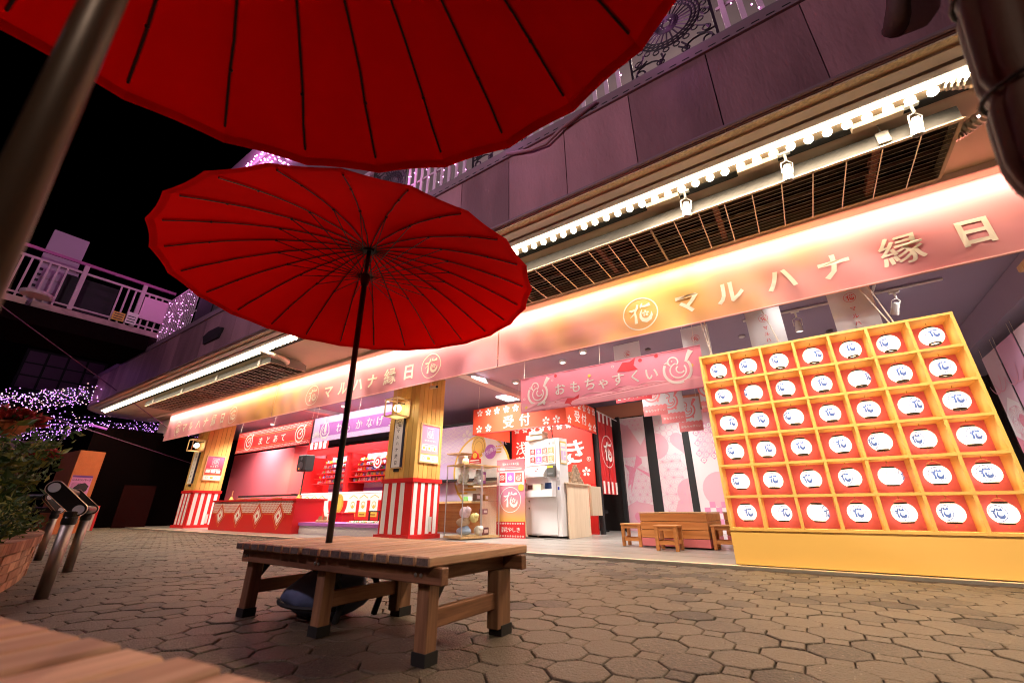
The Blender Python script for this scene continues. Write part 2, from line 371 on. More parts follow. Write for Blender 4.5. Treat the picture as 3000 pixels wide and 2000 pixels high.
    def duck(s, cx, cy, r, wf=.09):
        """scoop with a toy duck and a drip: open ring, handle, body, head, beak"""
        g = lambda P, W: s.strip([(cx+x*r, cy+y*r) for x, y in P], [w*r for w in W] if isinstance(W, list) else W*r)
        s.arc(cx-.1*r, cy-.15*r, .82*r, 150, 395, r*.17, 22)
        g([(.45, .30), (.66, .70), (.86, .98)], [.14, .26, .34])
        s.arc(cx-.30*r, cy+.42*r, .30*r, -50, 235, r*wf, 14); g([(-.60, .46), (-.84, .38), (-.58, .30)], wf)
        s.arc(cx-.06*r, cy-.18*r, .48*r, 100, 395, r*wf, 18); s.arc(cx+.08*r, cy-.12*r, .24*r, 120, 330, r*wf, 12)
        s.disc(cx-.36*r, cy+.46*r, .05*r, 8); s.poly([(cx+.46*r, cy-.62*r), (cx+.58*r, cy-.92*r), (cx+.48*r, cy-1.1*r), (cx+.34*r, cy-.96*r), (cx+.36*r, cy-.8*r)])
        return s
    def target(s, cx, cy, r, w=.15):
        s.arc(cx, cy, r*.92, 60, 400, r*w, 26); s.arc(cx, cy, r*.52, 60, 400, r*w, 20); s.disc(cx, cy, r*.14, 10)
        s.strip([(cx, cy), (cx+.55*r, cy+.55*r)], r*.12); s.poly([(cx+.45*r, cy+.6*r), (cx+.95*r, cy+1.1*r), (cx+.9*r, cy+.7*r)]); s.poly([(cx+.6*r, cy+.45*r), (cx+.7*r, cy+.9*r), (cx+1.1*r, cy+.85*r)])
        return s
    def hoop(s, cx, cy, r):
        s.strip([(cx-.25*r, cy+.75*r), (cx-.7*r, cy+.25*r), (cx-.8*r, cy-.35*r), (cx-.35*r, cy-.85*r), (cx+.3*r, cy-.85*r), (cx+.75*r, cy-.35*r), (cx+.6*r, cy+.25*r), (cx+.2*r, cy+.75*r)], [.1*r, .16*r, .22*r, .26*r, .26*r, .22*r, .16*r, .1*r])
        s.ring(cx, cy+.85*r, .2*r, .09*r, 12); s.arc(cx-.08*r, cy-.1*r, .42*r, 120, 330, .13*r, 12)
        s.poly([(cx-.13*r, cy+.62*r), (cx+.13*r, cy+.62*r), (cx+.22*r, cy-.15*r), (cx, cy-.42*r), (cx-.22*r, cy-.15*r)])
        return s
    def waves(s, x0, x1, y0, y1, R, w):
        j = 0; y = y0
        while y < y1:
            x = x0 + (R if j % 2 else 0)
            while x <= x1:
                for q in (1, .66, .33):
                    rr = R*q
                    if x-rr >= x0-1e-6 and x+rr <= x1+1e-6 and y+rr*.9 <= y1: s.arc(x, y, rr, 12, 168, w, 7)
                x += 2*R
            y += R*.5; j += 1
        return s
    def asanoha(s, inside, x0, x1, y0, y1, a, w):
        """hemp-leaf lines: six-point stars on a triangular grid of side a"""
        h = a*sqrt(3)/2; j = 0; y = y0-h
        while y < y1+h:
            x = x0-a+(a/2 if j % 2 else 0)
            while x < x1+a:
                for up in (1, -1):
                    A = (x, y); B = (x+a, y); D = (x+a/2, y+up*h); G = ((A[0]+B[0]+D[0])/3, (A[1]+B[1]+D[1])/3)
                    for P, Q in ((A, G), (B, G), (D, G)) + (((A, B), (A, D), (B, D)) if up == 1 else ()):
                        mx_, my_ = (P[0]+Q[0])/2, (P[1]+Q[1])/2
                        if inside(mx_, my_) and x0 < min(P[0], Q[0]) and max(P[0], Q[0]) < x1 and y0 < min(P[1], Q[1]) and max(P[1], Q[1]) < y1: s.line(*P, *Q, w)
                x += a
            y += h; j += 1
        return s
    def build(s, name, m, parent, **k): return s.mb.build(name, m, parent, **k)
def plane(o, u, v, n):
    o, u, v, n = V(o), V(u).normalized(), V(v).normalized(), V(n).normalized()
    return lambda a, b: (o+u*a+v*b, n)
front = lambda y, x=0, z=0: plane((x, y, z), (1, 0, 0), (0, 0, 1), (0, -1, 0))     # faces the lane
sideR = lambda x, y=0, z=0: plane((x, y, z), (0, 1, 0), (0, 0, 1), (1, 0, 0))      # faces +x, u runs into the shop
sideL = lambda x, y=0, z=0: plane((x, y, z), (0, -1, 0), (0, 0, 1), (-1, 0, 0))
# ================================================================== SETTING: paving and shop floor
sand = mat('joint_sand', (.028, .016, .009), .95, bump=.5, bscale=90)
pave = bpy.data.materials.new('paver_concrete'); pave.use_nodes = True
def _pave():
    N = pave.node_tree.nodes; L = pave.node_tree.links; b = N['Principled BSDF']
    tc = N.new('ShaderNodeTexCoord'); g = N.new('ShaderNodeNewGeometry')
    n1 = N.new('ShaderNodeTexNoise'); n1.inputs['Scale'].default_value = 1.1; n1.inputs['Detail'].default_value = 4; L.new(g.outputs['Position'], n1.inputs['Vector'])
    n2 = N.new('ShaderNodeTexNoise'); n2.inputs['Scale'].default_value = 55; n2.inputs['Detail'].default_value = 5; n2.inputs['Roughness'].default_value = .7; L.new(g.outputs['Position'], n2.inputs['Vector'])
    at = N.new('ShaderNodeAttribute'); at.attribute_name = 'tint'
    a1 = N.new('ShaderNodeMath'); a1.operation = 'MULTIPLY_ADD'; a1.inputs[1].default_value = .75; L.new(n1.outputs[0], a1.inputs[0]); L.new(at.outputs['Fac'], a1.inputs[2])
    a2 = N.new('ShaderNodeMath'); a2.operation = 'MULTIPLY_ADD'; a2.inputs[1].default_value = .85; L.new(n2.outputs[0], a2.inputs[0]); L.new(a1.outputs[0], a2.inputs[2])
    cr = N.new('ShaderNodeValToRGB'); e = cr.color_ramp.elements; e[0].position = .50; e[0].color = (.014, .011, .008, 1); e[1].position = 1.25; e[1].color = (.105, .080, .053, 1)
    k = e.new(.80); k.color = (.042, .032, .0215, 1)
    L.new(a2.outputs[0], cr.inputs[0]); L.new(cr.outputs[0], b.inputs['Base Color']); b.inputs['Roughness'].default_value = .5
    b.inputs['Specular IOR Level'].default_value = .42
    gr = N.new('ShaderNodeTexVoronoi'); gr.inputs['Scale'].default_value = 48; L.new(g.outputs['Position'], gr.inputs['Vector'])     # pale grit
    gm = N.new('ShaderNodeMapRange'); gm.inputs[1].default_value = .16; gm.inputs[2].default_value = .10; L.new(gr.outputs['Distance'], gm.inputs[0])
    gs = N.new('ShaderNodeSeparateColor'); L.new(gr.outputs['Color'], gs.inputs[0]); gt = N.new('ShaderNodeMath'); gt.operation = 'GREATER_THAN'; gt.inputs[1].default_value = .80; L.new(gs.outputs[0], gt.inputs[0])
    gx = N.new('ShaderNodeMath'); gx.operation = 'MULTIPLY'; L.new(gm.outputs[0], gx.inputs[0]); L.new(gt.outputs[0], gx.inputs[1])
    mc = N.new('ShaderNodeMix'); mc.data_type = 'RGBA'; L.new(gx.outputs[0], mc.inputs[0]); L.new(cr.outputs[0], mc.inputs[6]); mc.inputs[7].default_value = (.42, .36, .30, 1); L.new(mc.outputs[2], b.inputs['Base Color'])
    vo = N.new('ShaderNodeTexVoronoi'); vo.inputs['Scale'].default_value = 120; L.new(g.outputs['Position'], vo.inputs['Vector'])
    ad = N.new('ShaderNodeMath'); ad.operation = 'MULTIPLY_ADD'; ad.inputs[1].default_value = -.6; L.new(vo.outputs['Distance'], ad.inputs[0]); L.new(n2.outputs[0], ad.inputs[2])
    bp = N.new('ShaderNodeBump'); bp.inputs['Strength'].default_value = .9; bp.inputs['Distance'].default_value = .008; L.new(ad.outputs[0], bp.inputs['Height']); L.new(bp.outputs[0], b.inputs['Normal'])
_pave()
ground = Bx(-60, 30, -25, 5.36, -.25, -.014).build('pavement', sand, kind='structure')
def paver_geo(kind, tilt):
    """octagon or small square, chamfered; returns verts (z=0 top) and faces"""
    if kind: P = [(.1175*x, .1175*y) for x, y in ((1, .414), (.414, 1), (-.414, 1), (-1, .414), (-1, -.414), (-.414, -1), (.414, -1), (1, -.414))]
    else: P = [(.0487*x, .0487*y) for x, y in ((1, 1), (-1, 1), (-1, -1), (1, -1))]
    def shrink(d):
        o = []
        for x, y in P: l = sqrt(x*x+y*y); o.append((x*(1-d/l), y*(1-d/l)))
        return o
    n = len(P); vs = []
    for d, z in ((.0035, -.02), (.0037, -.005), (.007, -.0012), (.014, 0)): vs += [(x, y, z+tilt[0]*x+tilt[1]*y+tilt[2]) for x, y in shrink(d)]
    fs = [(i*n+k, i*n+(k+1) % n, (i+1)*n+(k+1) % n, (i+1)*n+k) for i in range(3) for k in range(n)]+[tuple(3*n+k for k in range(n))]
    return vs, fs
rr = random.Random(3); cells = []
p_ = .235; q45 = cos(pi/4)
for i in range(-160, 60):
    for j in range(-60, 160):
        for kind in (1, 0):
            a = (i+(0 if kind else .5))*p_; b = (j+(0 if kind else .5))*p_
            x = (a-b)*q45-1.2; y = (a+b)*q45+.07
            if kind: rot = pi/4
            else: rot = pi/4*0
            if -21.5 < x < 3.4 and -.6 < y < 5.26 - (.11 if kind else .05):
                d = (V((x, y, 0))-V((0, 0, .57))); c = (d.dot(r2), d.dot(u2), d.dot(f_))
                vis = c[2] > .1 and abs(c[0]/c[2]) < 1.6 and -1.15 < c[1]/c[2] < .2
                if vis: cells.append((d.length-(0 if kind else 0), kind, x, y, rot))
cells.sort()
rest = MB(); tints = []
for n_, (d, kind, x, y, rot) in enumerate(cells):
    t = (rr.gauss(0, .008), rr.gauss(0, .008), rr.gauss(0, .0012)); vs, fs = paver_geo(kind, t)
    tn = rr.random()*.42 + (.10 if not kind else 0)
    c_, s_ = cos(rot+rr.gauss(0, .006)), sin(rot+rr.gauss(0, .006)); x += rr.gauss(0, .0009); y += rr.gauss(0, .0009)
    if n_ < 296:
        mb = MB().add([(vx*c_-vy*s_, vx*s_+vy*c_, vz) for vx, vy, vz in vs], fs); me = mb.mesh('paver', pave)
        at = me.attributes.new('tint', 'FLOAT', 'POINT'); at.data.foreach_set('value', [tn]*len(me.vertices))
        o = bpy.data.objects.new('paver', me); C.objects.link(o); o.location = (x, y, 0); o.parent = ground
    else:
        if d > 9: # far pieces need only their top and joint
            k = len(vs)//4; vs = vs[:k]+vs[3*k:]; fs = [(i, (i+1) % k, k+(i+1) % k, k+i) for i in range(k)]+[tuple(range(k, 2*k))]
        rest.add([(x+vx*c_-vy*s_, y+vx*s_+vy*c_, vz) for vx, vy, vz in vs], fs); tints += [tn]*len(vs)
o = rest.build('farther_pavers', pave, ground, kind='stuff')
at = o.data.attributes.new('tint', 'FLOAT', 'POINT'); at.data.foreach_set('value', tints)
floor_m = mat('beige_vinyl_floor', (.27, .245, .22), .35, var=.08, vscale=2.2, stretch=(.25, 2.5, 1), coat=.15)
strip_m = mat('cream_edge_strip', (.62, .50, .34), .5); alu = mat('aluminium_edge', (.8, .78, .74), .3, .9)
fl = Bx(-40, 3.62, 5.52, 12.3, -.2, .010).build('shop_floor', floor_m, kind='structure')
Bx(-40, 3.62, 5.395, 5.517, -.2, .009).build('edge_strip', strip_m, fl)
Bx(-40, 3.62, 5.362, 5.392, -.2, .012).build('metal_edge', alu, fl)
for k in range(12):   # fine joints of the floor boards
    y = 6.1+k*.5
    if y > 11: break
    Bx(-22, 3.6, y, y+.004, .0095, .0112).build('board_joint', mat('floor_joint', (.28, .23, .18), .7), fl)
# ================================================================== BUILDING: shop shell, canopy, fascia
B = thing('shop_building', (-8, 5.9, 0), 'wide shop building with lit cream canopy, mauve fascia and bright open front', 'building')
ceil_m = mat('violet_grey_ceiling', (.30, .235, .33), .7, var=.05, vscale=1); wall_dk = mat('dark_brown_wall', (.022, .014, .012), .6)
wall_or = mat('salmon_wall_band', (.60, .27, .16), .7); grey_t = mat('grey_trim', (.55, .50, .47), .5); bei_t = mat('worn_beige_trim', (.80, .68, .48), .8, bump=.9, bscale=60, var=.3, vscale=40)
Bx(-21, 3.6, 6.0, 12.2, 3.45, 3.6).build('ceiling', ceil_m, B)
Bx(-21, 3.6, 11.9, 12.1, 0, 3.449).build('back_wall', wall_dk, B)
Bx(-12.8, -1.0, 11.84, 11.895, 3.05, 3.447).build('wall_band', wall_or, B)
Bx(3.45, 3.62, 5.95, 11.89, 0, 3.449).build('side_wall', wall_dk, B)
Bx(2.75, 3.44, 6.03, 11.88, 3.02, 3.44).build('bulkhead', ceil_m, B)
for x in (1.15,): Bx(x, x+.12, 6.4, 11.8, 3.36, 3.448).build('ceiling_beam', ceil_m, B)
for x in (-6.0, -12.2): Bx(x, x+.22, 6.2, 11.5, 3.33, 3.447).build('ceiling_beam', mat('pale_beam', (.55, .52, .55), .6), B)
Bx(-21, 3.6, 5.86, 5.99, 3.2, 3.86).build('header', cream, B)
# canopy soffit with rounded left end
def outline(d, y0, y1, x0, x1, R, n=10):
    """plan outline: straight right end, rounded front-left corner of radius R"""
    P = [(x1, y1), (x0, y1), (x0, y0+R)]
    P += [(x0+R-R*cos(a), y0+R-R*sin(a)) for a in [pi/2*k/n for k in range(1, n)]]
    return P+[(x0+R, y0), (x1, y0)]
XL, XR = -21.6, 3.62
def slab(y0, z0, z1, x0=XL, R=1.6, y1=5.86, g=0): return MB().prism(outline(0, y0, y1, x0, XR, R), z0, z1, lambda u, v, d: (u, v, d))
FY = 3.50
slab(FY+.06, 3.862, 3.93, XL+.06, 1.5, y1=5.855).build('soffit', cream, B)
def ring_band(y0, y1, z0, z1, nm, m_):   # long band on the underside, following the front edge only
    Bx(-20.0, XR, y0, y1, z0, z1).build(nm, m_, B)
ring_band(FY+.02, FY+.085, 3.845, 3.8615, 'worn_trim', bei_t)
ring_band(FY+.13, FY+.25, 3.835, 3.8615, 'grey_step', grey_t)
Bx(-20.0, XR, 3.972, 4.092, 3.850, 3.8615).build('dimmed_soffit_band', mat('dimmed_soffit_band', (.17, .12, .075), .8), B)  # added dark band; its colour holds down soffit glare so bulbs stand out
Bx(-20.0, XR, 4.094, 4.188, 3.845, 3.8615).build('recess_shade_strip', black_matte, B)  # shade of the gap beside the heater, put in as a black strip
ring_band(FY+.28, FY+.35, 3.825, 3.8615, 'lower_trim', mat('grey_mauve_trim', (.36, .30, .30), .5))
slab(FY+.05, 3.931, 4.945, XL+.05, 1.6).build('fascia_core', mat('joint_dark', (.05, .035, .04), .8), B)
SX = .823; x = .893+SX*3
while x > -20:      # separate fascia boards with open seams
    a = max(x-SX, -20.0)+.005; b_ = min(x, 3.6)-.005
    if b_ > a+.05: Bx(a, b_, FY, FY+.048, 3.864, 4.945).build('fascia_panel', mauve, B)
    x -= SX
for k in range(8):
    a0 = pi/2*k/8; a1 = pi/2*(k+1)/8; R = 1.65; cx, cy = -20.0, FY+R
    poly = [(cx-R*sin(a0+.006), cy-R*cos(a0+.006)), (cx-R*sin(a1-.006), cy-R*cos(a1-.006)), (cx-(R-.045)*sin(a1), cy-(R-.045)*cos(a1)), (cx-(R-.045)*sin(a0), cy-(R-.045)*cos(a0))]
    MB().prism(poly, 3.864, 4.945, lambda u, v, d: (u, v, d)).build('fascia_panel', mauve, B)
Bx(-21.65, -21.60, 5.16, 5.86, 3.864, 4.945).build('fascia_panel', mauve, B)
slab(FY-.03, 4.947, 5.075, XL-.08, 1.66).build('coping', mat('coping_mauve', (.24, .16, .18), .55), B)
MB().tube([(-20, FY-.025, 3.885), (3.6, FY-.025, 3.885)], .02, 8).build('conduit', mat('coping_mauve'), B)
x = 3.4
slm = MB().box(-.035, .035, -.0015, .0015, 0, .012).mesh('coping_slot', black_matte)
while x > -9:
    o = bpy.data.objects.new('coping_slot', slm); C.objects.link(o); o.parent = B; o.location = V((x, FY-.0315, 4.975))-B.location; x -= .13
Bx(-21.0, 3.6, FY-.02, 5.85, 5.077, 5.11).build('balcony_floor', mat('balcony_floor', (.22, .17, .18), .7), B)
Bx(-21.0, XR, 5.425, 5.455, 3.79, 3.8615).build('cove_lip', mat('cove_lip', (.62, .45, .37), .6), B)
# upper storey behind the balcony
upw = mat('upper_wall', (.36, .31, .30), .8, var=.06, vscale=1.2)
Bx(-20, 6, 5.6, 5.9, 5.12, 9.6).build('upper_wall', upw, B)
Bx(-15.4, 6, 3.95, 5.99, 9.0, 12.2).build('upper_storey', mat('upper_pink_wall', (.42, .30, .36), .8, var=.1, vscale=1), B)
Bx(-15.4, 6, 3.88, 3.945, 11.0, 11.12).build('upper_ledge', upw, B)
dots = MB(); r3 = random.Random(5)
for k in range(260): dots.ball((-14.9+5.2*r3.random(), 3.90, 9.6+1.9*r3.random()), .03, 5, 3)
pinkbulb = mat('pink_led', (.1, .02, .08), emit=(1, .35, .9), es=4)
one('string_light', dots, pinkbulb, (-12, 3.9, 10.5), 'cluster of pink fairy lights on the highest wall above the umbrellas', 'string lights')
pinkbulb.cycles.emission_sampling = 'NONE'
# gas heaters hung under the canopy
def heater(x0, x1, label, bars, nhang, duct_end):
    y0, y1, z0, z1 = 4.20, 5.02, 3.60, 3.74
    h = thing('gas_heater', ((x0+x1)/2, 4.6, z0), label, 'heater', 'long gas heaters under the canopy')
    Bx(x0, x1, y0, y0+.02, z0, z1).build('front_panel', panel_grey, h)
    Bx(x0, x1, y1-.02, y1, z0, z1).build('rear_panel', grey_metal, h)
    for x in (x0, x1-.02): Bx(x, x+.02, y0+.021, y1-.021, z0, z1).build('end_panel', grey_metal, h)
    MB().prism([(y0, z1+.002), (y1, z1+.002), (y1-.2, z1+.075), (y0+.12, z1+.075)], x0, x1, lambda u, v, d: (d, u, v)).build('hood', grey_metal, h)
    Bx(x0+.02, x1-.02, y0+.021, y1-.021, z1-.035, z1-.03).build('reflector', dark_metal, h)
    for y in (4.36, 4.6, 4.84): MB().tube([(x0+.1, y, z0+.065), (x1-.1, y, z0+.065)], .028, 10).build('burner_tube', mat('burner_tube', (.07, .035, .02), .5, .3), h, smooth=True)
    for k in range(4):
        x = x0+.55+(x1-x0-1.1)*k/3; Bx(x-.03, x+.03, y0+.022, y1-.022, z0+.03, z0+.1).build('burner_bracket', mat('rust_bracket', (.16, .045, .025), .7), h)
    fr = MB()
    for a, b_, c_, d_ in ((x0-.008, x1+.008, y0-.012, y0+.025), (x0-.008, x1+.008, y1-.025, y1+.012), (x0-.008, x0+.02, y0+.026, y1-.026), (x1-.02, x1+.008, y0+.026, y1-.026)): fr.box(a, b_, c_, d_, z0-.012, z0-.001)
    fr.build('bottom_frame', mat('frame_tan', (.55, .42, .28), .5), h)
    g = MB()
    n = int((x1-x0)/.26)
    for k in range(1, n): x = x0+(x1-x0)*k/n; g.tube([(x, y0+.02, z0-.018), (x, y1-.02, z0-.018)], .006, 5)
    for k in range(1, 12): y = y0+.02+(y1-y0-.04)*k/12; g.tube([(x0+.03, y, z0-.012), (x1-.03, y, z0-.012)], .0036, 4)
    g.build('grille', wire_m, h, kind='stuff')
    for k in range(1, max(2, int((x1-x0)/1.8))):
        x = x0+(x1-x0)*k/max(2, int((x1-x0)/1.8)); Bx(x-.012, x+.012, y0+.03, y1-.03, z0-.03, z0-.021).build('grille_joint', mat('frame_tan'), h)
    for k in range(nhang):
        x = x0+.7+(x1-x0-1.2)*k/max(1, nhang-1)
        Bx(x-.045, x+.045, y0-.022, y0-.001, z0+.02, z0+.14).build('hanger_clip', mat('clip_grey', (.25, .23, .2), .5), h)
        MB().tube([(x, y0-.01, z0+.14), (x, y0-.01, 3.8615)], .006, 6).build('hanger_chain', grey_metal, h)
    xe = x1 if duct_end > 0 else x0; s = duct_end
    P = [(xe, 4.55, 3.69), (xe+s*.10, 4.50, 3.69), (xe+s*.22, 4.34, 3.68), (xe+s*.26, 4.16, 3.68), (xe+s*.20, 4.02, 3.70), (xe+s*.05, 3.98, 3.76), (xe-s*.1, 4.0, 3.8615)]
    Q = []
    for i in range(len(P)-1):
        for k in range(10): Q.append(V(P[i]).lerp(V(P[i+1]), k/10))
    MB().tube(Q, [.055+.008*(i % 2) for i in range(len(Q))], 12).build('flexible_duct', foil, h)
    return h
heater(-3.5, 1.74, 'long grey gas heater with wire grille nearest the lantern rack, flexible duct at its end', 20, 2, 1)
heater(-16.9, -9.3, 'distant gas heater under the left part of the canopy, left of the umbrella pole', 30, 4, 1)
# rows of globe bulbs
bulb_m = mat('lit_bulb', (1, .9, .7), emit=(1, .86, .62), es=6)
bulb_mesh = MB().ball((0, 0, 0), .040, 10, 7).mesh('bulb', bulb_m, True)
def bulb_row(x0, x1, label):
    t = thing('bulb_row', ((x0+x1)/2, 3.93, 3.84), label, 'lights', 'rows of globe bulbs along the canopy edge')
    Bx(x0, x1, 3.875, 3.968, 3.84, 3.861).build('channel', white_p, t)
    Bx(x0+.05, x1-.05, 3.885, 3.955, 3.822, 3.839).build('glow_strip', mat('lit_strip', (1, .9, .7), emit=(1, .90, .70), es=3), t)
    n = int((x1-x0)/.145)
    for k in range(n):
        o = bpy.data.objects.new('bulb', bulb_mesh); C.objects.link(o); o.parent = t; o.location = V((x0+.08+k*.145, 4.000, 3.812))-t.location
    return t
bulb_row(-4.3, 2.75, 'glowing row of globe bulbs along the canopy edge above the heater and lantern rack')
bulb_row(-20.3, -7.9, 'glowing row of globe bulbs running to the rounded left end of the canopy')
# spotlights on the canopy edge
def spot(loc, label, grp, yaw=0, tilt=0, s=1, lit=None, cat='spotlight'):
    t = thing('spotlight', loc, label, cat, grp); x, y, z = loc
    R = Matrix.Rotation(yaw, 3, 'Z') @ Matrix.Rotation(tilt, 3, 'X'); P = lambda a, b, c: V(loc)+(R @ V((a, b, c)))*s
    MB().tube([(x, y, z+.075*s), (x, y, z)], .012*s, 8).build('stem', white_p, t)
    Bx(x-.05*s, x+.05*s, y-.02*s, y+.02*s, z+.075*s, z+.1*s).build('track_adapter', white_p, t)
    yk = MB().tube([P(-.05, 0, -.13), P(-.055, 0, -.03), P(0, 0, 0), P(.055, 0, -.03), P(.05, 0, -.13)], .006*s, 6); yk.build('yoke', white_p, t)
    prof = [(.026, -.05), (.034, -.07), (.044, -.17), (.046, -.21), (.040, -.21), (.034, -.19)]
    hd = MB(); n = 14; vs = []; 
    for r, zz in prof: vs += [P(r*cos(2*pi*k/n), r*sin(2*pi*k/n), zz) for k in range(n)]
    fs = [(i*n+k, i*n+(k+1) % n, (i+1)*n+(k+1) % n, (i+1)*n+k) for i in range(len(prof)-1) for k in range(n)]+[tuple(range(n))]
    hd.add(vs, fs).build('lamp_head', white_p, t, smooth=False)
    l = MB().add([P(.036*cos(2*pi*k/n), .036*sin(2*pi*k/n), -.192) for k in range(n)], [tuple(range(n))])
    l.build('lens', lit or mat('dull_lens', (.3, .3, .33), .15, .9), t)
    return t
for x, lb in ((1.46, 'white canopy spotlight farthest right, next to the heater duct'), (.51, 'white canopy spotlight in the middle of the three'), (-.44, 'white canopy spotlight nearest the big red umbrella')):
    Bx(x-.42, x-.06, 4.06, 4.13, 3.79, 3.842).build('driver_box', cream, None, label='cream driver box beside the '+lb.split('white ')[1], cat='driver box', group='driver boxes of the canopy spotlights')
    spot((x, 4.10, 3.75), lb, 'spotlights on the canopy edge', yaw=.5, tilt=.25)
# drain pipe at the top
MB().tube([(1.36, 3.52, 4.16), (1.36, 3.46, 4.12), (1.36, 3.38, 4.12), (1.38, 3.32, 4.2), (1.42, 3.30, 4.4), (1.45, 3.3, 5.6)], [.075, .08, .08, .07, .065, .065], 14).build('drain_pipe', brown_cloth, None, smooth=True, label='dark bent drain pipe on the mauve fascia at the top edge', cat='pipe')
# fan shaped plaque and loose cable
one('fascia_plaque', MB().prism([(-.38, -.12), (.38, -.12), (.5, .1), (.25, .18), (-.25, .18), (-.5, .1)], 3.45, 3.498, lambda u, v, d: (-10.8+u, d, 4.32+v)), black_matte, (-10.8, 3.47, 4.2), 'dark fan shaped plaque on the fascia left of the umbrella', 'plaque')
P = [(-2.4, 3.46, 4.99), (-2.03, 3.45, 4.84), (-1.8, 3.45, 4.80), (-1.57, 3.45, 4.92), (-1.1, 3.45, 5.03)]
one('cable', MB().tube(P, .02, 8), mauve, (-2, 3.7, 5.3), 'loose cable clipped below the coping of the fascia', 'cable', smooth=True)
# ---- balcony railing: slats, floral iron panels, pink fairy lights
slat_m = mat('balcony_slat', (.62, .50, .55), .5); iron = mat('black_cast_iron', (.012, .010, .012), .5)
RY_ = 3.60
def section(x0, x1, label):
    t = thing('railing_section', ((x0+x1)/2, RY_, 5.11), label, 'railing', 'balcony railing sections with pale slats')
    x = x0+.04
    Bx(x0, x1, RY_-.03, RY_+.03, 5.115, 5.15).build('bottom_rail', slat_m, t); Bx(x0, x1, RY_-.03, RY_+.03, 6.55, 6.6).build('top_rail', slat_m, t)
    Bx(x0, x1, RY_+.005, RY_+.025, 5.62, 5.66).build('cross_rail', slat_m, t)
    g = MB().box(0, .05, RY_-.015, RY_+.004, 5.151, 6.549).mesh('slat', slat_m)
    while x < x1-.05:
        o = bpy.data.objects.new('slat', g); C.objects.link(o); o.parent = t; o.location = V((x, 0, 0))-t.location; x += .155
    d = MB()
    for k in range(int((x1-x0)*32)): d.ball((x0+(x1-x0)*r3.random(), RY_-.04+.02*r3.random(), 5.14+1.4*r3.random()), .010, 5, 3)
    for k in range(int((x1-x0)*5)): d.ball((x0+k*.19, RY_-.06, 5.13), .012, 5, 3)
    one('string_light', d, pinkbulb, ((x0+x1)/2, RY_-.04, 5.4), 'pink fairy lights hung over the '+label.split('pale ')[-1], 'string lights', 'pink fairy lights on the balcony railing')
def floral(x0, label):
    W_, H_ = .95, 1.38
    t = thing('iron_panel', (x0+.48, RY_, 5.12), label, 'iron panel', 'black floral iron panels in the railing')
    fr = MB()
    for a in ((0, .028, 0, H_), (W_-.028, W_, 0, H_), (0.029, W_-.029, 0, .028), (0.029, W_-.029, H_-.028, H_)): fr.box(x0+a[0], x0+a[1], RY_-.015, RY_+.01, 5.16+a[2], 5.16+a[3])
    fr.build('iron_frame', iron, t)
    cx, cy = x0+W_/2, 5.16+H_/2; m = MB(); q = .923
    def T(P, r=.008): m.tube([(cx+u*q, RY_, cy+v*q) for u, v in P], r*1.25, 4)
    circ = lambda a, b, r, n=16: [(a+r*cos(2*pi*k/n), b+r*sin(2*pi*k/n)) for k in range(n+1)]
    for r, w in ((.055, .010), (.11, .02), (.135, .014), (.30, .010), (.345, .008), (.39, .010)): T(circ(0, 0, r, 28), w)
    for k in range(8): a = 2*pi*k/8; T(circ(.082*cos(a), .082*sin(a), .022, 8), .006)
    for k in range(26): a = 2*pi*k/26; T([(.14*cos(a), .14*sin(a)), (.30*cos(a), .30*sin(a))], .0075)
    for k in range(36):
        a = 2*pi*k/36; b = 2*pi*(k+1)/36; T([(.30*cos(a), .30*sin(a)), (.345*cos(b), .345*sin(b)), (.39*cos(a), .39*sin(a))], .005); T([(.30*cos(b), .30*sin(b)), (.345*cos(a), .345*sin(a)), (.39*cos(b), .39*sin(b))], .005)
    for k in range(22): a = 2*pi*k/22; T(circ(.435*cos(a), .435*sin(a), .036, 8), .007)
    for k in range(12):
        a = 2*pi*(k+.5)/12; rx = min(.475, .62*abs(cos(a))+.0)*(1 if cos(a) > 0 else -1); ry = .66*sin(a)
        T([(.47*cos(a), .47*sin(a)), (.5*(rx+.47*cos(a))+.03, .5*(ry+.47*sin(a))), (rx, ry)], .010)
        T(circ(rx*.93, ry*.93, .045, 9), .007)
    for sx in (-1, 1):
        for sy in (-1, 1):
            T([(sx*(.30+.15*sin(.5*k)), sy*(.60+.10*cos(.5*k))) for k in range(12)], .010); T(circ(sx*.40, sy*.62, .055, 10), .009); T([(sx*.49, sy*.5), (sx*.38, sy*.50), (sx*.30, sy*.45)], .010); T([(sx*.20, sy*.72), (sx*.16, sy*.60), (sx*.08, sy*.50)], .010)
    m.build('floral_casting', iron, t)
for x, lb in ((-.70, 'black floral cast iron panel beside the right rim of the big umbrella'), (-3.13, 'black floral cast iron panel mostly hidden by the big red umbrella'), (-5.56, 'black floral cast iron panel seen between the two umbrellas')): floral(x, lb)
section(.27, 3.3, 'pale slats at the top right of the picture'); section(-2.16, -.72, 'pale slats beside the big umbrella rim')
section(-4.59, -3.15, 'pale slats showing between the two red umbrellas'); section(-8.6, -5.58, 'pale slats half hidden by the near umbrella')
section(-15.4, -12.9, 'pale slats where the footbridge meets the balcony')
one('dark_net_panel', MB().box(-12.8, -11.8, RY_, RY_+.03, 5.12, 6.1), black_matte, (-12.3, RY_, 5.12), 'dark net panel on the balcony left of the farther umbrella', 'net')
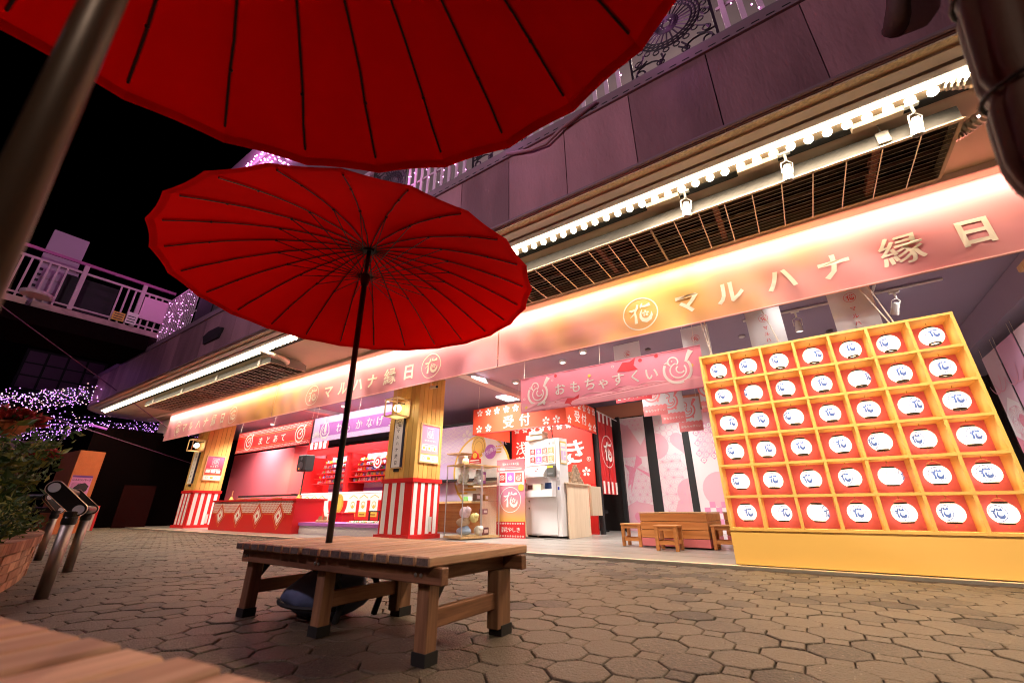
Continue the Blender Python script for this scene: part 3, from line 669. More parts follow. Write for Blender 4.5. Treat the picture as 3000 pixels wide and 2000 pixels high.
# ================================================================== printed main banner (three cloths)
PKs = (.80, .30, .32); PK2 = (.80, .34, .30); GD = (.80, .44, .12)
bcol = grad('banner_print', [(.0, (.74, .30, .34)), (.14, PKs), (.32, GD), (.42, (.76, .32, .30)), (.60, (.70, .27, .32)), (.70, (.76, .32, .30)), (.79, GD), (.87, PK2), (1.0, (.78, .26, .30))], 0, lo=-19.45+14, hi=3.56+14, trans=.15)
def wob(x, z):
    t = max(0, (3.9-z)/.97); return .016*t*sin(9*x+5*z+2*sin(x*1.7))+.014*t*noise.noise((x*6+z*5, z*3, 0))
def banner(x0, x1, label, items):
    t = thing('printed_banner', (-14+0*x0, 5.7, 2.93), label, 'banner', 'long pink banner cloths hung below the canopy')
    m = MB(); nx = int((x1-x0)/.09); nz = 9
    for i in range(nx+1):
        for k in range(nz+1):
            x = x0+(x1-x0)*i/nx; z = 2.93+.93*k/nz; m.v.append((x, 5.7-wob(x, z), z))
    m.f = [(i*(nz+1)+k, (i+1)*(nz+1)+k, (i+1)*(nz+1)+k+1, i*(nz+1)+k+1) for i in range(nx) for k in range(nz)]
    m.build('cloth', bcol, t, smooth=True)
    MB().tube([(x0, 5.692, 2.925), (x1, 5.692, 2.925)], .013, 8).build('hem_rod', mat('hem_pink', (.82, .40, .36), .6), t)
    p = Print(lambda u, v: (V((u, 5.7-wob(u, v)-.006, v)), V((0, -1, 0))), 0)
    for it in items:
        if it[0] == 'logo': p.hana(it[1], 3.265, .255)
        else: p.text(it[0], it[1], 3.255, it[2], .028, it[3] if len(it) > 3 else 1)
    p.build('lettering_print', cream_ink, t)
word = lambda xs, h=.33: [(c, x, h*(1.12 if c == '縁' else 1.0)) for c, x in zip('マルハナ縁日', xs)]
banner(-4.13, 3.56, 'right hand banner cloth, gold and pink with large cream characters', [('logo', -1.52)]+word((-.85, -.31, .28, .83, 1.44, 2.03))+[('logo', 2.75)])
banner(-11.84, -4.15, 'middle banner cloth, mauve pink, passing behind the near umbrella pole', [('logo', -10.0)]+word((-9.3, -8.74, -8.16, -7.65, -7.06, -6.47))+[('logo', -5.82)])
banner(-19.45, -11.86, 'left end banner cloth, pink turning gold at its right edge', [('logo', -18.42)]+word((-17.8, -17.26, -16.69, -16.09, -15.54, -14.92))+[('logo', -14.25)])
# ================================================================== LANE: umbrellas and benches
def umbrella(base, hub, label, tilt=(0, 0), stem=black_m, phase=0):
    """base: foot of pole; hub: centre of rim plane (x,y,z)"""
    t = thing('garden_umbrella', base, label, 'umbrella', 'big red garden umbrellas'); h = V(hub)
    n = V((tilt[0], tilt[1], 1)).normalized(); ex = V((1, 0, 0)); ex = (ex-n*ex.dot(n)).normalized(); ey = n.cross(ex)
    R = 1.221; NR = 24
    P = lambda r, a, z: h+(ex*cos(a)+ey*sin(a))*r+n*z
    zc = lambda r: .37*(1-(r/R)**1.75)
    MB().tube([V(base), P(0, 0, .13)], .019, 16).build('pole', stem, t, smooth=True)
    MB().tube([P(0, 0, .13), P(0, 0, .42)], .015, 12).build('upper_pole', black_m, t, smooth=True)
    MB().tube([P(0, 0, .05), P(0, 0, .07), P(0, 0, .12), P(0, 0, .145)], [.02, .027, .036, .036], 14).build('slider', black_m, t)
    MB().tube([P(0, 0, .345), P(0, 0, .365)], .04, 14).build('crown_hub', black_m, t)
    rg = random.Random(hub[0])
    for k in range(NR):
        a0 = 2*pi*k/NR+phase; a1 = a0+2*pi/NR; m = MB(); nr = 9; na = 4
        for i in range(nr+1):
            r = R*i/nr
            for j in range(na+1):
                f = j/na; a = a0+(a1-a0)*f; c = cos(pi/NR)/cos((f-.5)*2*pi/NR)      # straight chord between ribs
                rr_ = max(.012, r*(c*(1-.008*sin(pi*f)*i/nr)+ (0 if 0 < f < 1 else .0)))
                m.v.append(tuple(P(rr_, a, zc(r)+.004+ .010*sin(pi*f)*sin(pi*min(1, r/R*1.02)))))
        m.f = [(i*(na+1)+j, (i+1)*(na+1)+j, (i+1)*(na+1)+j+1, i*(na+1)+j+1) for i in range(nr) for j in range(na)]
        m.build('canopy_panel', red_cloth, t, smooth=True)
        hm = MB()     # hem band folded under the rim
        q = []
        for j in range(na+1):
            f = j/na; a = a0+(a1-a0)*f; c = cos(pi/NR)/cos((f-.5)*2*pi/NR)
            for r, dz in ((R, -.001), (R-.035, -.005)): hm.v.append(tuple(P(r*c*(1-.008*sin(pi*f)), a, zc(r)+dz)))
        hm.f = [(2*j, 2*j+1, 2*j+3, 2*j+2) for j in range(na)]; hm.build('hem', red_cloth, t)
        w_ = [(rg.random()-.5)*.006 for _ in range(12)]
        rb = [P(.03+(R*.945-.03)*i/11, a0+w_[i]/max(.2, R*i/11), zc(.03+(R*.945-.03)*i/11)-.011) for i in range(12)]
        ro = MB().tube(rb, .0042, 6).build('rib', black_m, t)
        sv = [p+n*.006 for p in rb]
        MB().tube(sv, [.008]*12, 5).build('rib_sleeve', red_cloth, ro)
        j = MB().ball(P(.60, a0, zc(.60)-.013), .010, 6, 4).ball(P(.95, a0, zc(.95)-.012), .008, 6, 4).build('joint', black_m, ro)
        MB().tube([P(.034, a0, .135), P(.60, a0, zc(.60)-.016)], .0032, 5).build('strut', black_m, t)
    return t
umbrella((-2.36, 1.605, .36), (-2.367, 1.589, 2.022), 'red umbrella fully in view, its black pole standing through the slatted bench', tilt=(-.001, -.012), phase=.05)
umbrella((-.585, .02, .36), (-.625, -.065, 2.022), 'near red umbrella overhead at the top of the picture, its pole blurred at the left', tilt=(-.017, -.036), phase=.13, stem=warm_pole)

def bench(x0, y0, nsl, label, sl_len=.74, legs=3, pitch=.0837, gap=.005):
    """slats run along y, side by side in x"""
    t = thing('slatted_bench', (x0+nsl*pitch/2, y0+sl_len/2, 0), label, 'bench', 'cedar slat benches under the umbrellas')
    r = random.Random(nsl+int(x0*10))
    for k in range(nsl):
        x = x0+k*pitch; j = r.gauss(0, .003)
        sl = MB().bbox(x+gap, x+pitch-gap, y0+j, y0+sl_len+j, .352+r.gauss(0, .0006), .39+r.gauss(0, .0009), .005).build('slat', bench_top, t)
        for yy in (y0+j-.0006, y0+sl_len+j+.0002): Bx(x+gap+.005, x+pitch-gap-.005, yy, yy+.0004, .358, .384).build('end_grain', end_grain, sl)
    x1 = x0+nsl*pitch
    for yy in (y0+.04, y0+sl_len-.11):
        MB().bbox(x0-.01+.02, x1+.03, yy, yy+.045, .285, .350, .004).build('long_rail', bench_rail, t)
    for k in range(legs):
        lx = x0+.03+(x1-x0-.16)*k/(legs-1)
        for q, yy in enumerate((y0+.055, y0+sl_len-.155)):
            l = MB().bbox(lx, lx+.068, yy+(.0455 if q == 0 else -.0005)-.03, yy+.08+(.0 if q == 0 else -.0), .03, .284, .004).build('leg', bench_leg, t)
            Bx(lx-.004, lx+.072, yy+.0115-(.0 if q == 0 else .016), yy+.084, 0, .045).build('foot_cap', black_matte, l)
        MB().bbox(lx+.012, lx+.05, y0+.135, y0+sl_len-.156, .115, .185, .004).build('cross_rail', bench_cross, t)
        MB().bbox(lx+.012, lx+.05, y0+.090, y0+sl_len-.115, .285+.002, .348, .003).build('bearer', bench_cross, t)
        MB().prism([(y0+.136, .284), (y0+.21, .284), (y0+.136, .19)], lx+.015, lx+.045, lambda u, v, d: (d, u, v)).build('brace', black_matte, t)
        for d in (.018, .05): MB().ball((lx+d, y0+.036, .318), .0085, 8, 5, (1, .6, 1)).build('bolt', mat('zinc_bolt', (.6, .62, .6), .3, 1), t)
    return t
bench(-2.90, 1.355, 19, 'cedar slat bench in the middle of the lane with a blue bag beneath')
nb = bench(-2.0, -.505, 16, 'close blurred cedar slat bench in the bottom left corner', pitch=.11, gap=.0095)
nb.rotation_euler.z = rad(9)
# bag under the bench
def bag():
    t = thing('backpack', (-2.5, 1.72, 0), 'dark blue cloth backpack slumped under the middle bench', 'backpack')
    m = MB(); nn, mm = 28, 14
    for i in range(mm+1):
        a = pi*i/mm-pi/2
        for k in range(nn):
            b = 2*pi*k/nn; x = .30*cos(a)**.6*cos(b) if cos(a) > 0 else 0; y = .20*cos(a)**.6*sin(b) if cos(a) > 0 else 0; z = .125+.12*sin(a)
            z = max(.004, z*(1-.35*max(0, -cos(b)))+.03*cos(b)*max(0, sin(a))); w_ = noise.noise((x*7, y*7, z*9+3))*.03+.012*abs(sin(9*x+14*z+3*noise.noise((x*4, y*4, z*4))))
            m.v.append((-2.5+x*(1+w_*2)+w_, 1.72+y+w_*.8, max(.003, z+w_*.9)))
    m.f = [(i*nn+k, i*nn+(k+1) % nn, (i+1)*nn+(k+1) % nn, (i+1)*nn+k) for i in range(mm) for k in range(nn)]
    m.build('bag_body', navy, t, smooth=True)
    MB().tube([(-2.80+.3*0+ .31*(1-cos(a)), 1.72-.215*sin(a), .075) for a in [pi*k/12 for k in range(3, 11)]], .011, 6).build('zip_band', black_matte, t)
    MB().tube([(-2.45, 1.60, .235), (-2.40, 1.62, .27), (-2.32, 1.65, .262), (-2.28, 1.66, .22)], .012, 6).build('handle', black_matte, t)
    for y in (1.60, 1.85): MB().tube([(-2.30, y, .22), (-2.22, y, .20), (-2.16, y, .11), (-2.2, y, .02)], .018, 6).build('shoulder_strap', black_matte, t)
bag()
# ---- leaning rails on steel posts
end_m = mat('blue_grey_end_cap', (.62, .70, .78), .5); rim_m = mat('edge_trim_metal', (.75, .55, .42), .3, .9)
def leaning_rail(A, Bp, label):
    """A,Bp: post positions (x,y); two thick tubes between tilted stadium plates"""
    t = thing('leaning_rail', (A[0], A[1], 0), label, 'leaning rail', 'black leaning rails on steel posts')
    A = V((*A, 0)); Bp = V((*Bp, 0)); d = (Bp-A).normalized(); s = V((0, 0, 1)).cross(d).normalized()
    if s.y > 0: s = -s             # s points to the planter side, which is higher
    up = (s*.084+V((0, 0, .076)))  # from centre to upper tube
    c0, c1 = V((0, 0, .645))+s*.055, None
    for P in (A, Bp):
        MB().tube([P, P+V((0, 0, .50))], .038, 20).build('post', steel, t, smooth=True)
        MB().lathe([(.040, .47), (.044, .475), (.044, .515), (.041, .52), (.044, .525), (.044, .555), (.035, .56)], 20, P).build('collar', black_m, t)
    for P, sg in ((A, -1), (Bp, 1)):
        c = P+c0; w_ = up.normalized(); q = d.cross(w_)
        pts = []
        for k in range(11): a = -pi/2+pi*k/10; pts.append((up.length+.046*cos(a), .046*sin(a)))
        for k in range(11): a = pi/2+pi*k/10; pts.append((-up.length+.046*cos(a), .046*sin(a)))
        for th, mm_, nm in (((-.025, .025), black_m, 'end_plate'), ((.0252, .0275), rim_m, 'plate_trim'), ((-.0275, -.0252), rim_m, 'plate_trim')):
            if nm == 'plate_trim': 
                tr = MB(); ring = [c+w_*u+q*v*1.03+d*th[0] for u, v in pts]; tr.tube(ring+[ring[0]], .0022, 4, False); tr.build(nm, mm_, t)
            else: MB().prism(pts, th[0], th[1], lambda u, v, e: tuple(c+w_*u+q*v+d*e)).build(nm, mm_, t)
        for sgn in (1, -1):
            e = c+up*sgn+d*sg*.026
            MB().tube([e, e+d*sg*.004], .033, 20).build('end_cap', end_m, t)
    for sgn in (1, -1): MB().tube([A+c0+up*sgn+d*.027, Bp+c0+up*sgn-d*.027], .034, 18).build('leaning_tube', black_m, t, smooth=True)
leaning_rail((-4.56, .925), (-6.25, 1.385), 'near black leaning rail on steel posts with two pale round end caps')
leaning_rail((-7.95, 1.46), (-9.6, .75), 'farther black leaning rail half hidden by the planter leaves')
# ---- brick planter with shrubs
brick_mats = [mat('planter_brick_a', (.42, .22, .13), .85, var=.25, vscale=14, bump=.4, bscale=50), mat('planter_brick_b', (.35, .175, .105), .85, var=.25, vscale=14, bump=.4, bscale=50), mat('planter_brick_c', (.52, .31, .19), .85, var=.25, vscale=14, bump=.4, bscale=50)]
mortar = mat('mortar', (.20, .16, .12), .95)
def planter():
    cx, cy, R = -8.9, -11.73, 13.1
    t = thing('brick_planter', (-5.75, .8, 0), 'long curved brick planter full of shrubs at the left edge', 'planter')
    A0 = atan2(.55+11.73, -3.2+8.9); A1 = atan2(1.36+11.73, -9.4+8.9)
    arc = lambda r, n=40: [(cx+r*cos(A0+(A1-A0)*k/n), cy+r*sin(A0+(A1-A0)*k/n)) for k in range(n+1)]
    def band(r0, r1, z0, z1, nm, m_):
        a, b_ = arc(r0), arc(r1); m = MB(); n = len(a)
        m.v = [(x, y, z0) for x, y in a]+[(x, y, z1) for x, y in a]+[(x, y, z0) for x, y in b_]+[(x, y, z1) for x, y in b_]
        for k in range(n-1): m.f += [(k, k+1, n+k+1, n+k), (2*n+k, 3*n+k, 3*n+k+1, 2*n+k+1), (n+k, n+k+1, 3*n+k+1, 3*n+k)]
        m.build(nm, m_, t)
    band(R-.10, R-.012, 0, .275, 'mortar_wall', mortar); band(R-1.6, R-.101, .2, .24, 'soil', mat('soil', (.03, .02, .012), .95, bump=.8, bscale=20))
    r_b = random.Random(2)
    def brk(a, da, rb_, ra, z0, z1, nm):
        P = []
        for zz in (z0, z1):
            for r_, aa in ((rb_, a), (ra, a), (ra, a+da), (rb_, a+da)): P.append((cx+r_*cos(aa), cy+r_*sin(aa), zz+r_b.gauss(0, .0012)))
        MB().add(P, [(3, 2, 1, 0), (4, 5, 6, 7), (1, 2, 6, 5), (0, 1, 5, 4), (2, 3, 7, 6), (3, 0, 4, 7)]).build(nm, brick_mats[r_b.randrange(3)], t)
    for i in range(4):
        a = A0+(.0075 if i % 2 else 0)
        while a < A1: ra = R+r_b.gauss(0, .003); brk(a+.0004, .0150-.0008, ra-.05, ra, .004+i*.068, .062+i*.068, 'brick'); a += .0150
    a = A0
    while a < A1: brk(a+.0003, .0076-.0006, R-.16, R+.02, .278, .352, 'coping_brick'); a += .0076
planter()
def leaf(m, c, d, s, r, w=.45):
    d = V(d).normalized(); a = d.cross(V((r.gauss(0, 1), r.gauss(0, 1), r.gauss(0, 1)))).normalized(); b = d.cross(a)
    p = V(c); m.add([p, p+d*s*.4+a*s*w*.5+b*s*.06, p+d*s-b*s*.1, p+d*s*.4-a*s*w*.5+b*s*.06], [(0, 1, 2), (0, 2, 3)])
def shrub(loc, h, rad_, n, label, lm=leaf_m, ls=.05, cat='shrub', stems=7, seed=1, up=.4):
    r = random.Random(seed); t = thing('shrub', loc, label, cat); L = MB(); L2 = MB(); St = MB(); o = V(loc)
    tips = []
    for k in range(stems):
        a = 2*pi*r.random(); rr_ = rad_*sqrt(r.random()); q = o+V((rr_*cos(a), rr_*sin(a), h*(.65+.35*r.random()))); mid = o.lerp(q, .5)+V((r.gauss(0, .03), r.gauss(0, .03), 0))
        St.tube([o+V((r.gauss(0, .05), r.gauss(0, .05), 0)), mid, q], [.008, .005, .002], 5); tips.append((mid, q))
    St.build('stem', stem_m, t)
    for k in range(n):
        m_, q = tips[r.randrange(len(tips))]; f = r.random(); p = (o.lerp(m_, f*2) if f < .5 else m_.lerp(q, f*2-1))+V((r.gauss(0, .3), r.gauss(0, .3), r.gauss(0, .22)))*rad_*.6
        if p.z < o.z: p.z = o.z+r.random()*.1
        d = (r.gauss(0, 1), r.gauss(0, 1), r.gauss(0, .7)+up); leaf(L2 if r.random() < .3 else L, p, d, ls*(.6+.7*r.random()), r)
    L.build('foliage', lm, t); L2.build('light_foliage', leaf_y if lm is leaf_m else lm, t)
    return t
shrub((-4.75, .46, .24), .34, .30, 2200, 'low dark green shrub at the left picture edge in the planter', ls=.045, seed=2, stems=16)
shrub((-5.5, .62, .24), .40, .32, 2600, 'dense green shrub behind the near rim of the brick planter', ls=.05, seed=3, stems=16)
shrub((-6.3, .78, .24), .38, .30, 2300, 'dense green shrub beside the nearer steel post', ls=.05, seed=9, stems=14)
shrub((-5.6, .42, .3), .95, .34, 1300, 'tall broad leaved plant with yellow tinted leaves above the low shrubs', ls=.10, seed=4, stems=14)
shrub((-6.6, .72, .3), 1.1, .36, 1300, 'second tall broad leaved plant under the farther hanging basket', ls=.09, seed=6, stems=14)
shrub((-7.6, .85, .24), 1.0, .34, 1200, 'dark shrub behind the broad leaved plants', ls=.08, seed=5, stems=14)
shrub((-7.2, 1.05, .24), .34, .20, 500, 'small wiry plant beside the farther steel post', ls=.05, seed=12, stems=8)
# hanging baskets with red foliage on a stand
def basket(loc, R, label, seed):
    x, y, z = loc; t = thing('hanging_basket', loc, label, 'planter', 'orange baskets with red leaved plants')
    m = MB(); n = 40; prof = [(R*.45, 0), (R*.8, R*.3), (R, R*.62)]
    for r_, zz in prof:
        for k in range(n): q = 1+.03*(k % 2); m.v.append((x+r_*q*cos(2*pi*k/n), y+r_*q*sin(2*pi*k/n), z+zz))
    m.f = [(i*n+k, i*n+(k+1) % n, (i+1)*n+(k+1) % n, (i+1)*n+k) for i in range(2) for k in range(n)]+[tuple(range(n))[::-1]]
    m.build('basket_bowl', terracotta, t); MB().lathe([(R*1.0, R*.6), (R*1.09, R*.62), (R*1.09, R*.72), (R*1.0, R*.72)], 40, loc, cap=False).build('basket_rim', terracotta, t)
    Bx(x-.03, x+.03, y-.02-R, y+.02-R, z+.02, z+R*.6).build('basket_bracket', terracotta, t)
    r = random.Random(seed); L = MB(); G = MB()
    for k in range(700):
        a = 2*pi*r.random(); q = R*1.25*sqrt(r.random()); p = V((x+q*cos(a), y+q*sin(a), z+R*.65+R*.9*r.random()*(1-.5*q/R/1.15)))
        leaf(L if r.random() < .7 else G, p, (cos(a)+r.gauss(0, .5), sin(a)+r.gauss(0, .5), r.gauss(.3, .6)), .08*(.6+.6*r.random()), r, .6)
    L.build('red_foliage', leaf_red, t); G.build('green_foliage', leaf_m, t); return t
basket((-6.0, .56, 1.20), .165, 'orange ribbed basket with red leaves, nearest the left picture edge', 21)
basket((-7.5, 1.06, 1.07), .11, 'orange ribbed basket with red leaves beside the dark sign board', 22)
one('rusty_post', MB().tube([(-6.5, .55, .24), (-6.5, .55, 1.3)], .018, 8), mat('rust_post', (.22, .05, .02), .6), (-6.5, .55, .24), 'rusty red post holding the hanging baskets', 'post')
one('wall_bracket', MB().tube([(-6.0, .39, 1.24), (-6.5, .55, 1.26), (-7.5, .94, 1.12)], .016, 6), mat('rust_post'), (-6.5, .55, 1.26), 'rusty arm carrying the two hanging baskets', 'bracket')
# ---- closed dark umbrella at the right edge
def closed_umbrella():
    t = thing('closed_umbrella', (.47, .87, .57), 'tied dark brown closed umbrella hanging out of focus at the right edge', 'umbrella')
    ax0 = V((.368, .840, .86)); ax1 = V((.575, .875, 1.75))
    n = 66; secs = 26; m = MB()
    for i in range(secs+1):
        f = i/secs; c = ax0.lerp(ax1, f)
        base = .020+.020*min(1, max(0, (f-.12))/.10)+.062*max(0, f-.15)**.8
        if f < .1: base = .040-.20*f
        for tie, dep in ((.125, .012), (.385, .010), (.66, .008)): base -= dep*exp(-((f-tie)/.022)**2)
        for k in range(n):
            a = 2*pi*k/n+.25*f; r_ = base*(1+.17*abs(cos(5.5*a))**.6+.05*cos(5*a+1)); m.v.append((c.x+r_*cos(a), c.y+r_*sin(a), c.z))
    m.f = [(i*n+k, i*n+(k+1) % n, (i+1)*n+(k+1) % n, (i+1)*n+k) for i in range(secs) for k in range(n)]+[tuple(range(n))[::-1]]
    m.build('folded_cloth', brown_cloth, t, smooth=True)
    for tie, rr_ in ((.125, .031), (.385, .066), (.66, .086)):
        c = ax0.lerp(ax1, tie); P = [(c.x+rr_*cos(a), c.y+rr_*sin(a), c.z+.01*sin(a)) for a in [2*pi*k/24 for k in range(25)]]
        MB().tube(P, .004, 6).build('tie_cord', black_matte, t)
closed_umbrella()
def added_lamp(x, y, z, lb):  # body of an added lamp, out of view, brightening fascia and umbrellas
    t = thing('added_lamp', (x, y, 0), lb, 'street lamp', 'added unseen globe lamps behind the benches')
    MB().tube([(x, y, 0), (x, y, .3), (x, y, z-.2)], [.09, .05, .04], 12).build('lamp_post', black_m, t, smooth=True)
    MB().lathe([(.02, -.2), (.14, -.19), (.16, -.16)], 16, (x, y, z), cap=False).build('globe_cup', black_m, t)
    g = bpy.data.materials.get('added_lamp_globe') or mat('added_lamp_globe', (1, .9, .8), trans=.0, alpha=.25)
    MB().ball((x, y, z), .2, 16, 10).build('globe', g, t, smooth=True)
added_lamp(*ADDED_LAMPS[0][:3], 'added unseen globe lamp standing behind the brick planter'); added_lamp(3.6, -4.8, 4.6, 'added unseen globe lamp standing far behind the near bench')
t = thing('added_shaded_lamp', (2.2, -2.2, 0), 'added unseen shaded lamp post close behind the near bench', 'street lamp')  # body of the lamp added for the near bench, out of view
MB().tube([(2.2, -2.2, 0), (2.2, -2.2, 3.5)], .04, 12).build('lamp_post', black_m, t, smooth=True); MB().lathe([(.05, 3.62), (.12, 3.55), (.22, 3.40), (.21, 3.40), (.11, 3.53)], 20, (2.2, -2.2, 0), cap=False).build('lamp_shade', black_m, t)
# ================================================================== far left: footbridge, kiosk, dark shops, string lights
deck_m = mat('bridge_edge_paint', (.55, .36, .33), .6, var=.3, vscale=5); rail_m = mat('bridge_rail_paint', (.62, .45, .48), .5)
def bridge():
    X = -15.5; zt = 5.5
    t = thing('footbridge', (X, 1.5, zt), 'white railed footbridge crossing the dark lane above left', 'footbridge')
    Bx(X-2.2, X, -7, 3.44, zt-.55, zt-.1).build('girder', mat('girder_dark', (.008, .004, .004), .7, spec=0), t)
    Bx(X-2.2, X+.03, -7, .85, zt-.099, zt+.06).build('deck_edge', deck_m, t); Bx(X-2.2, X+.03, .95, 3.68, zt-.099, zt+.06).build('deck_edge', deck_m, t)
    Bx(X-.02, X+.03, -7, 3.7, zt+1.42, zt+1.50).build('top_rail', mat('bridge_top_rail', (.45, .12, .30), .5), t)
    Bx(X-.02, X+.03, -7, 3.7, zt+1.16, zt+1.22).build('upper_rail', rail_m, t); Bx(X-.02, X+.03, -7, 3.7, zt+.14, zt+.18).build('lower_rail', rail_m, t)
    y = -6.8
    k = 0
    bal = MB().box(-.02, .02, -.02, .02, .061, 1.159).mesh('baluster', rail_m)
    while y < 3.6:
        if k % 8 == 3: Bx(X-.04, X+.05, y-.05, y+.05, zt+.061, zt+1.419).build('post', rail_m, t)
        elif not 1.35 < y < 2.35:
            o = bpy.data.objects.new('baluster', bal); C.objects.link(o); o.parent = t; o.location = V((X+.01, y, zt))-t.location
        y += .165; k += 1
    Bx(X-.5, X-.3, 1.30, 2.45, zt+.15, zt+1.15).build('dark_sign_box', black_matte, t)
    return t
bridge()
one('notice_board', Bx(-15.45, -15.4, 3.0, 3.62, 5.85, 6.55), mat('pink_board', (.80, .48, .62), .5), (-15.4, 3.3, 5.85), 'blank pale board fixed to the bridge railing near the canopy', 'sign')
t = thing('tall_sign_panel', (-16.6, 1.1, 5.5), 'tall pale panel standing up behind the footbridge railing', 'sign')
Bx(-16.65, -16.5, .82, 1.62, 5.56, 7.0).build('lower_panel', mat('pale_panel', (.50, .38, .46), .6), t); Bx(-16.65, -16.5, .80, 1.55, 7.05, 8.1).build('upper_panel', mat('pale_panel'), t)
for k in range(5): MB().tube([(-16.48, .82, 5.8+.4*k), (-16.48, 1.62, 5.8+.4*k)], .012, 5).build('panel_rib', rail_m, t)
p = Print(sideR(-16.48), .004)
for k in range(7): p.rect(.86, .93, 5.75+.17*k, 5.83+.17*k)
p.build('faded_print', black_ink, t)
one('round_lamp', MB().lathe([(.001, 0), (.28, 0), (.30, .04), (.30, .09), (.001, .12)], 24, (-15.3, .95, 5.62), cap=False), rail_m, (-15.3, .95, 5.62), 'round disc lamp on the footbridge edge', 'lamp', smooth=False)
t = thing('price_placard', (-15.4, 2.7, 5.57), 'small yellow and white placards behind the bridge railing', 'sign')
Bx(-15.42, -15.40, 2.45, 2.72, 5.6, 5.85).build('yellow_placard', gold_ink, t); Bx(-15.42, -15.40, 2.75, 3.0, 5.6, 5.95).build('white_placard', white_ink, t)
p = Print(sideR(-15.4), .004)
for k in range(3): p.rect(2.48, 2.69, 5.64+.07*k, 5.665+.07*k); p.rect(2.78, 2.96, 5.65+.08*k, 5.675+.08*k)
p.build('faded_print', black_ink, t)
# far dark buildings closing the lane
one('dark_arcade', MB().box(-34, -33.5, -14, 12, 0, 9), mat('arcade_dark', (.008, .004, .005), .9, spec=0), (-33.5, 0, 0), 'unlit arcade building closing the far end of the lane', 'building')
t = thing('grid_window', (-30, 3.8, 6.6), 'dark gridded window faintly violet above the string lights', 'window')
Bx(-30.3, -30.1, 2.4, 5.4, 5.9, 7.9).build('window_frame', black_matte, t)
for i in range(4):
    for j in range(3): Bx(-30.09, -30.05, 2.5+i*.72, 3.12+i*.72, 6.0+j*.62, 6.54+j*.62).build('pane', mat('violet_pane', (.10, .04, .08), .4), t)
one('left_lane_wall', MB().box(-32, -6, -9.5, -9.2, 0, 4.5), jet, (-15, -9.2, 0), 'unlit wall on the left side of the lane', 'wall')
# kiosk block with ninja park poster
kio = mat('orange_render_wall', (.42, .12, .035), .9, bump=.6, bscale=40, var=.12, vscale=8)
t = thing('kiosk', (-16.9, 3.2, 0), 'orange rendered pillar with a purple poster in the dark lane', 'kiosk')
MB().prism([(-16.0, 2.97), (-16.15, 3.52), (-17.4, 3.50), (-17.4, 2.9)], 0, 2.06, lambda u, v, d: (u, v, d)).build('pillar', kio, t)
fnk = plane((-16.0, 2.97, 0), (-.15, .55, 0), (0, 0, 1), (1, .27, 0)); p = Print(fnk, .006); p.rect(.03, .47, .93, 1.42); p.build('poster', mat('poster_violet', (.50, .20, .42), .5), t)
p = Print(fnk, .012); p.rect(.03, .47, 1.37, 1.42); p.build('poster_band', mat('deep_violet', (.10, .03, .22), .5), t)
p = Print(fnk, .013); p.text('にんにんパーク', .25, 1.31, .062, pitch=.058)
for k in range(9): p.strip([(.06, 1.22-.025*k), (.15, 1.235-.025*k), (.26, 1.22-.025*k)], .006)
p.poly([(.12, 1.10), (.20, 1.2), (.34, 1.24), (.44, 1.16), (.42, 1.04), (.30, .98), (.18, 1.0)]); p.build('poster_drawing', black_ink, t)
t = thing('park_sign', (-20.5, 2.4, 2), 'grey board with black lettering reading ninja park behind the kiosk', 'sign')
Bx(-20.6, -20.5, 1.9, 3.15, 2.0, 2.62).build('board', mat('grey_board', (.10, .07, .10), .7), t)
p = Print(sideR(-20.5), .008); p.text('にんに', 2.6, 2.45, .2, pitch=.24); p.text('んパーク', 2.6, 2.18, .2, pitch=.24); p.build('lettering_print', black_ink, t)
t = thing('striped_barrier', (-14.6, 3.5, 0), 'low red and cream striped board beside the orange kiosk', 'barrier')
for k in range(5): Bx(-14.6-.03, -14.6, 3.18+.05*k, 3.227+.05*k, .10, .66).build('stripe_board', mat('dull_cream', (.5, .4, .33), .6) if k % 2 else red_p, t)
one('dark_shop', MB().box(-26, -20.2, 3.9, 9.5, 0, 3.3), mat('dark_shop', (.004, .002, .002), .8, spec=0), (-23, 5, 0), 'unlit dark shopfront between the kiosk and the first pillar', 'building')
one('low_dark_board', MB().prism([(-19.4, 5.0), (-19.4, 5.9), (-19.45, 5.9), (-19.45, 5.0)], 0, 1.35, lambda u, v, d: (u, v, d)), mat('dark_maroon', (.02, .005, .005), .7, spec=0), (-19.4, 5.4, 0), 'dark maroon board left of the first striped pillar', 'board')
one('purple_tube_light', MB().tube([(-18, 3.3, 3.02), (-18, 3.75, 2.93)], .03, 8), mat('violet_tube', (.1, .02, .1), emit=(.5, .06, .5), es=.5), (-18, 3.5, 3), 'dim violet tube lamp above the orange kiosk', 'lamp')
for k, (a, b_, lb) in enumerate((((-12, -1.5, 5.3), (-21.5, 7.5, 3.0), 'long dark overhead beam slanting down over the lane'), ((-18, 2.6, 3.05), (-20, 7.2, 2.2), 'thin dark pipe above the unlit shopfront'))):
    one('overhead_pipe', MB().tube([a, b_], .012, 6), mat('violet_pipe', (.12, .03, .10), .5), a, lb, 'pipe')
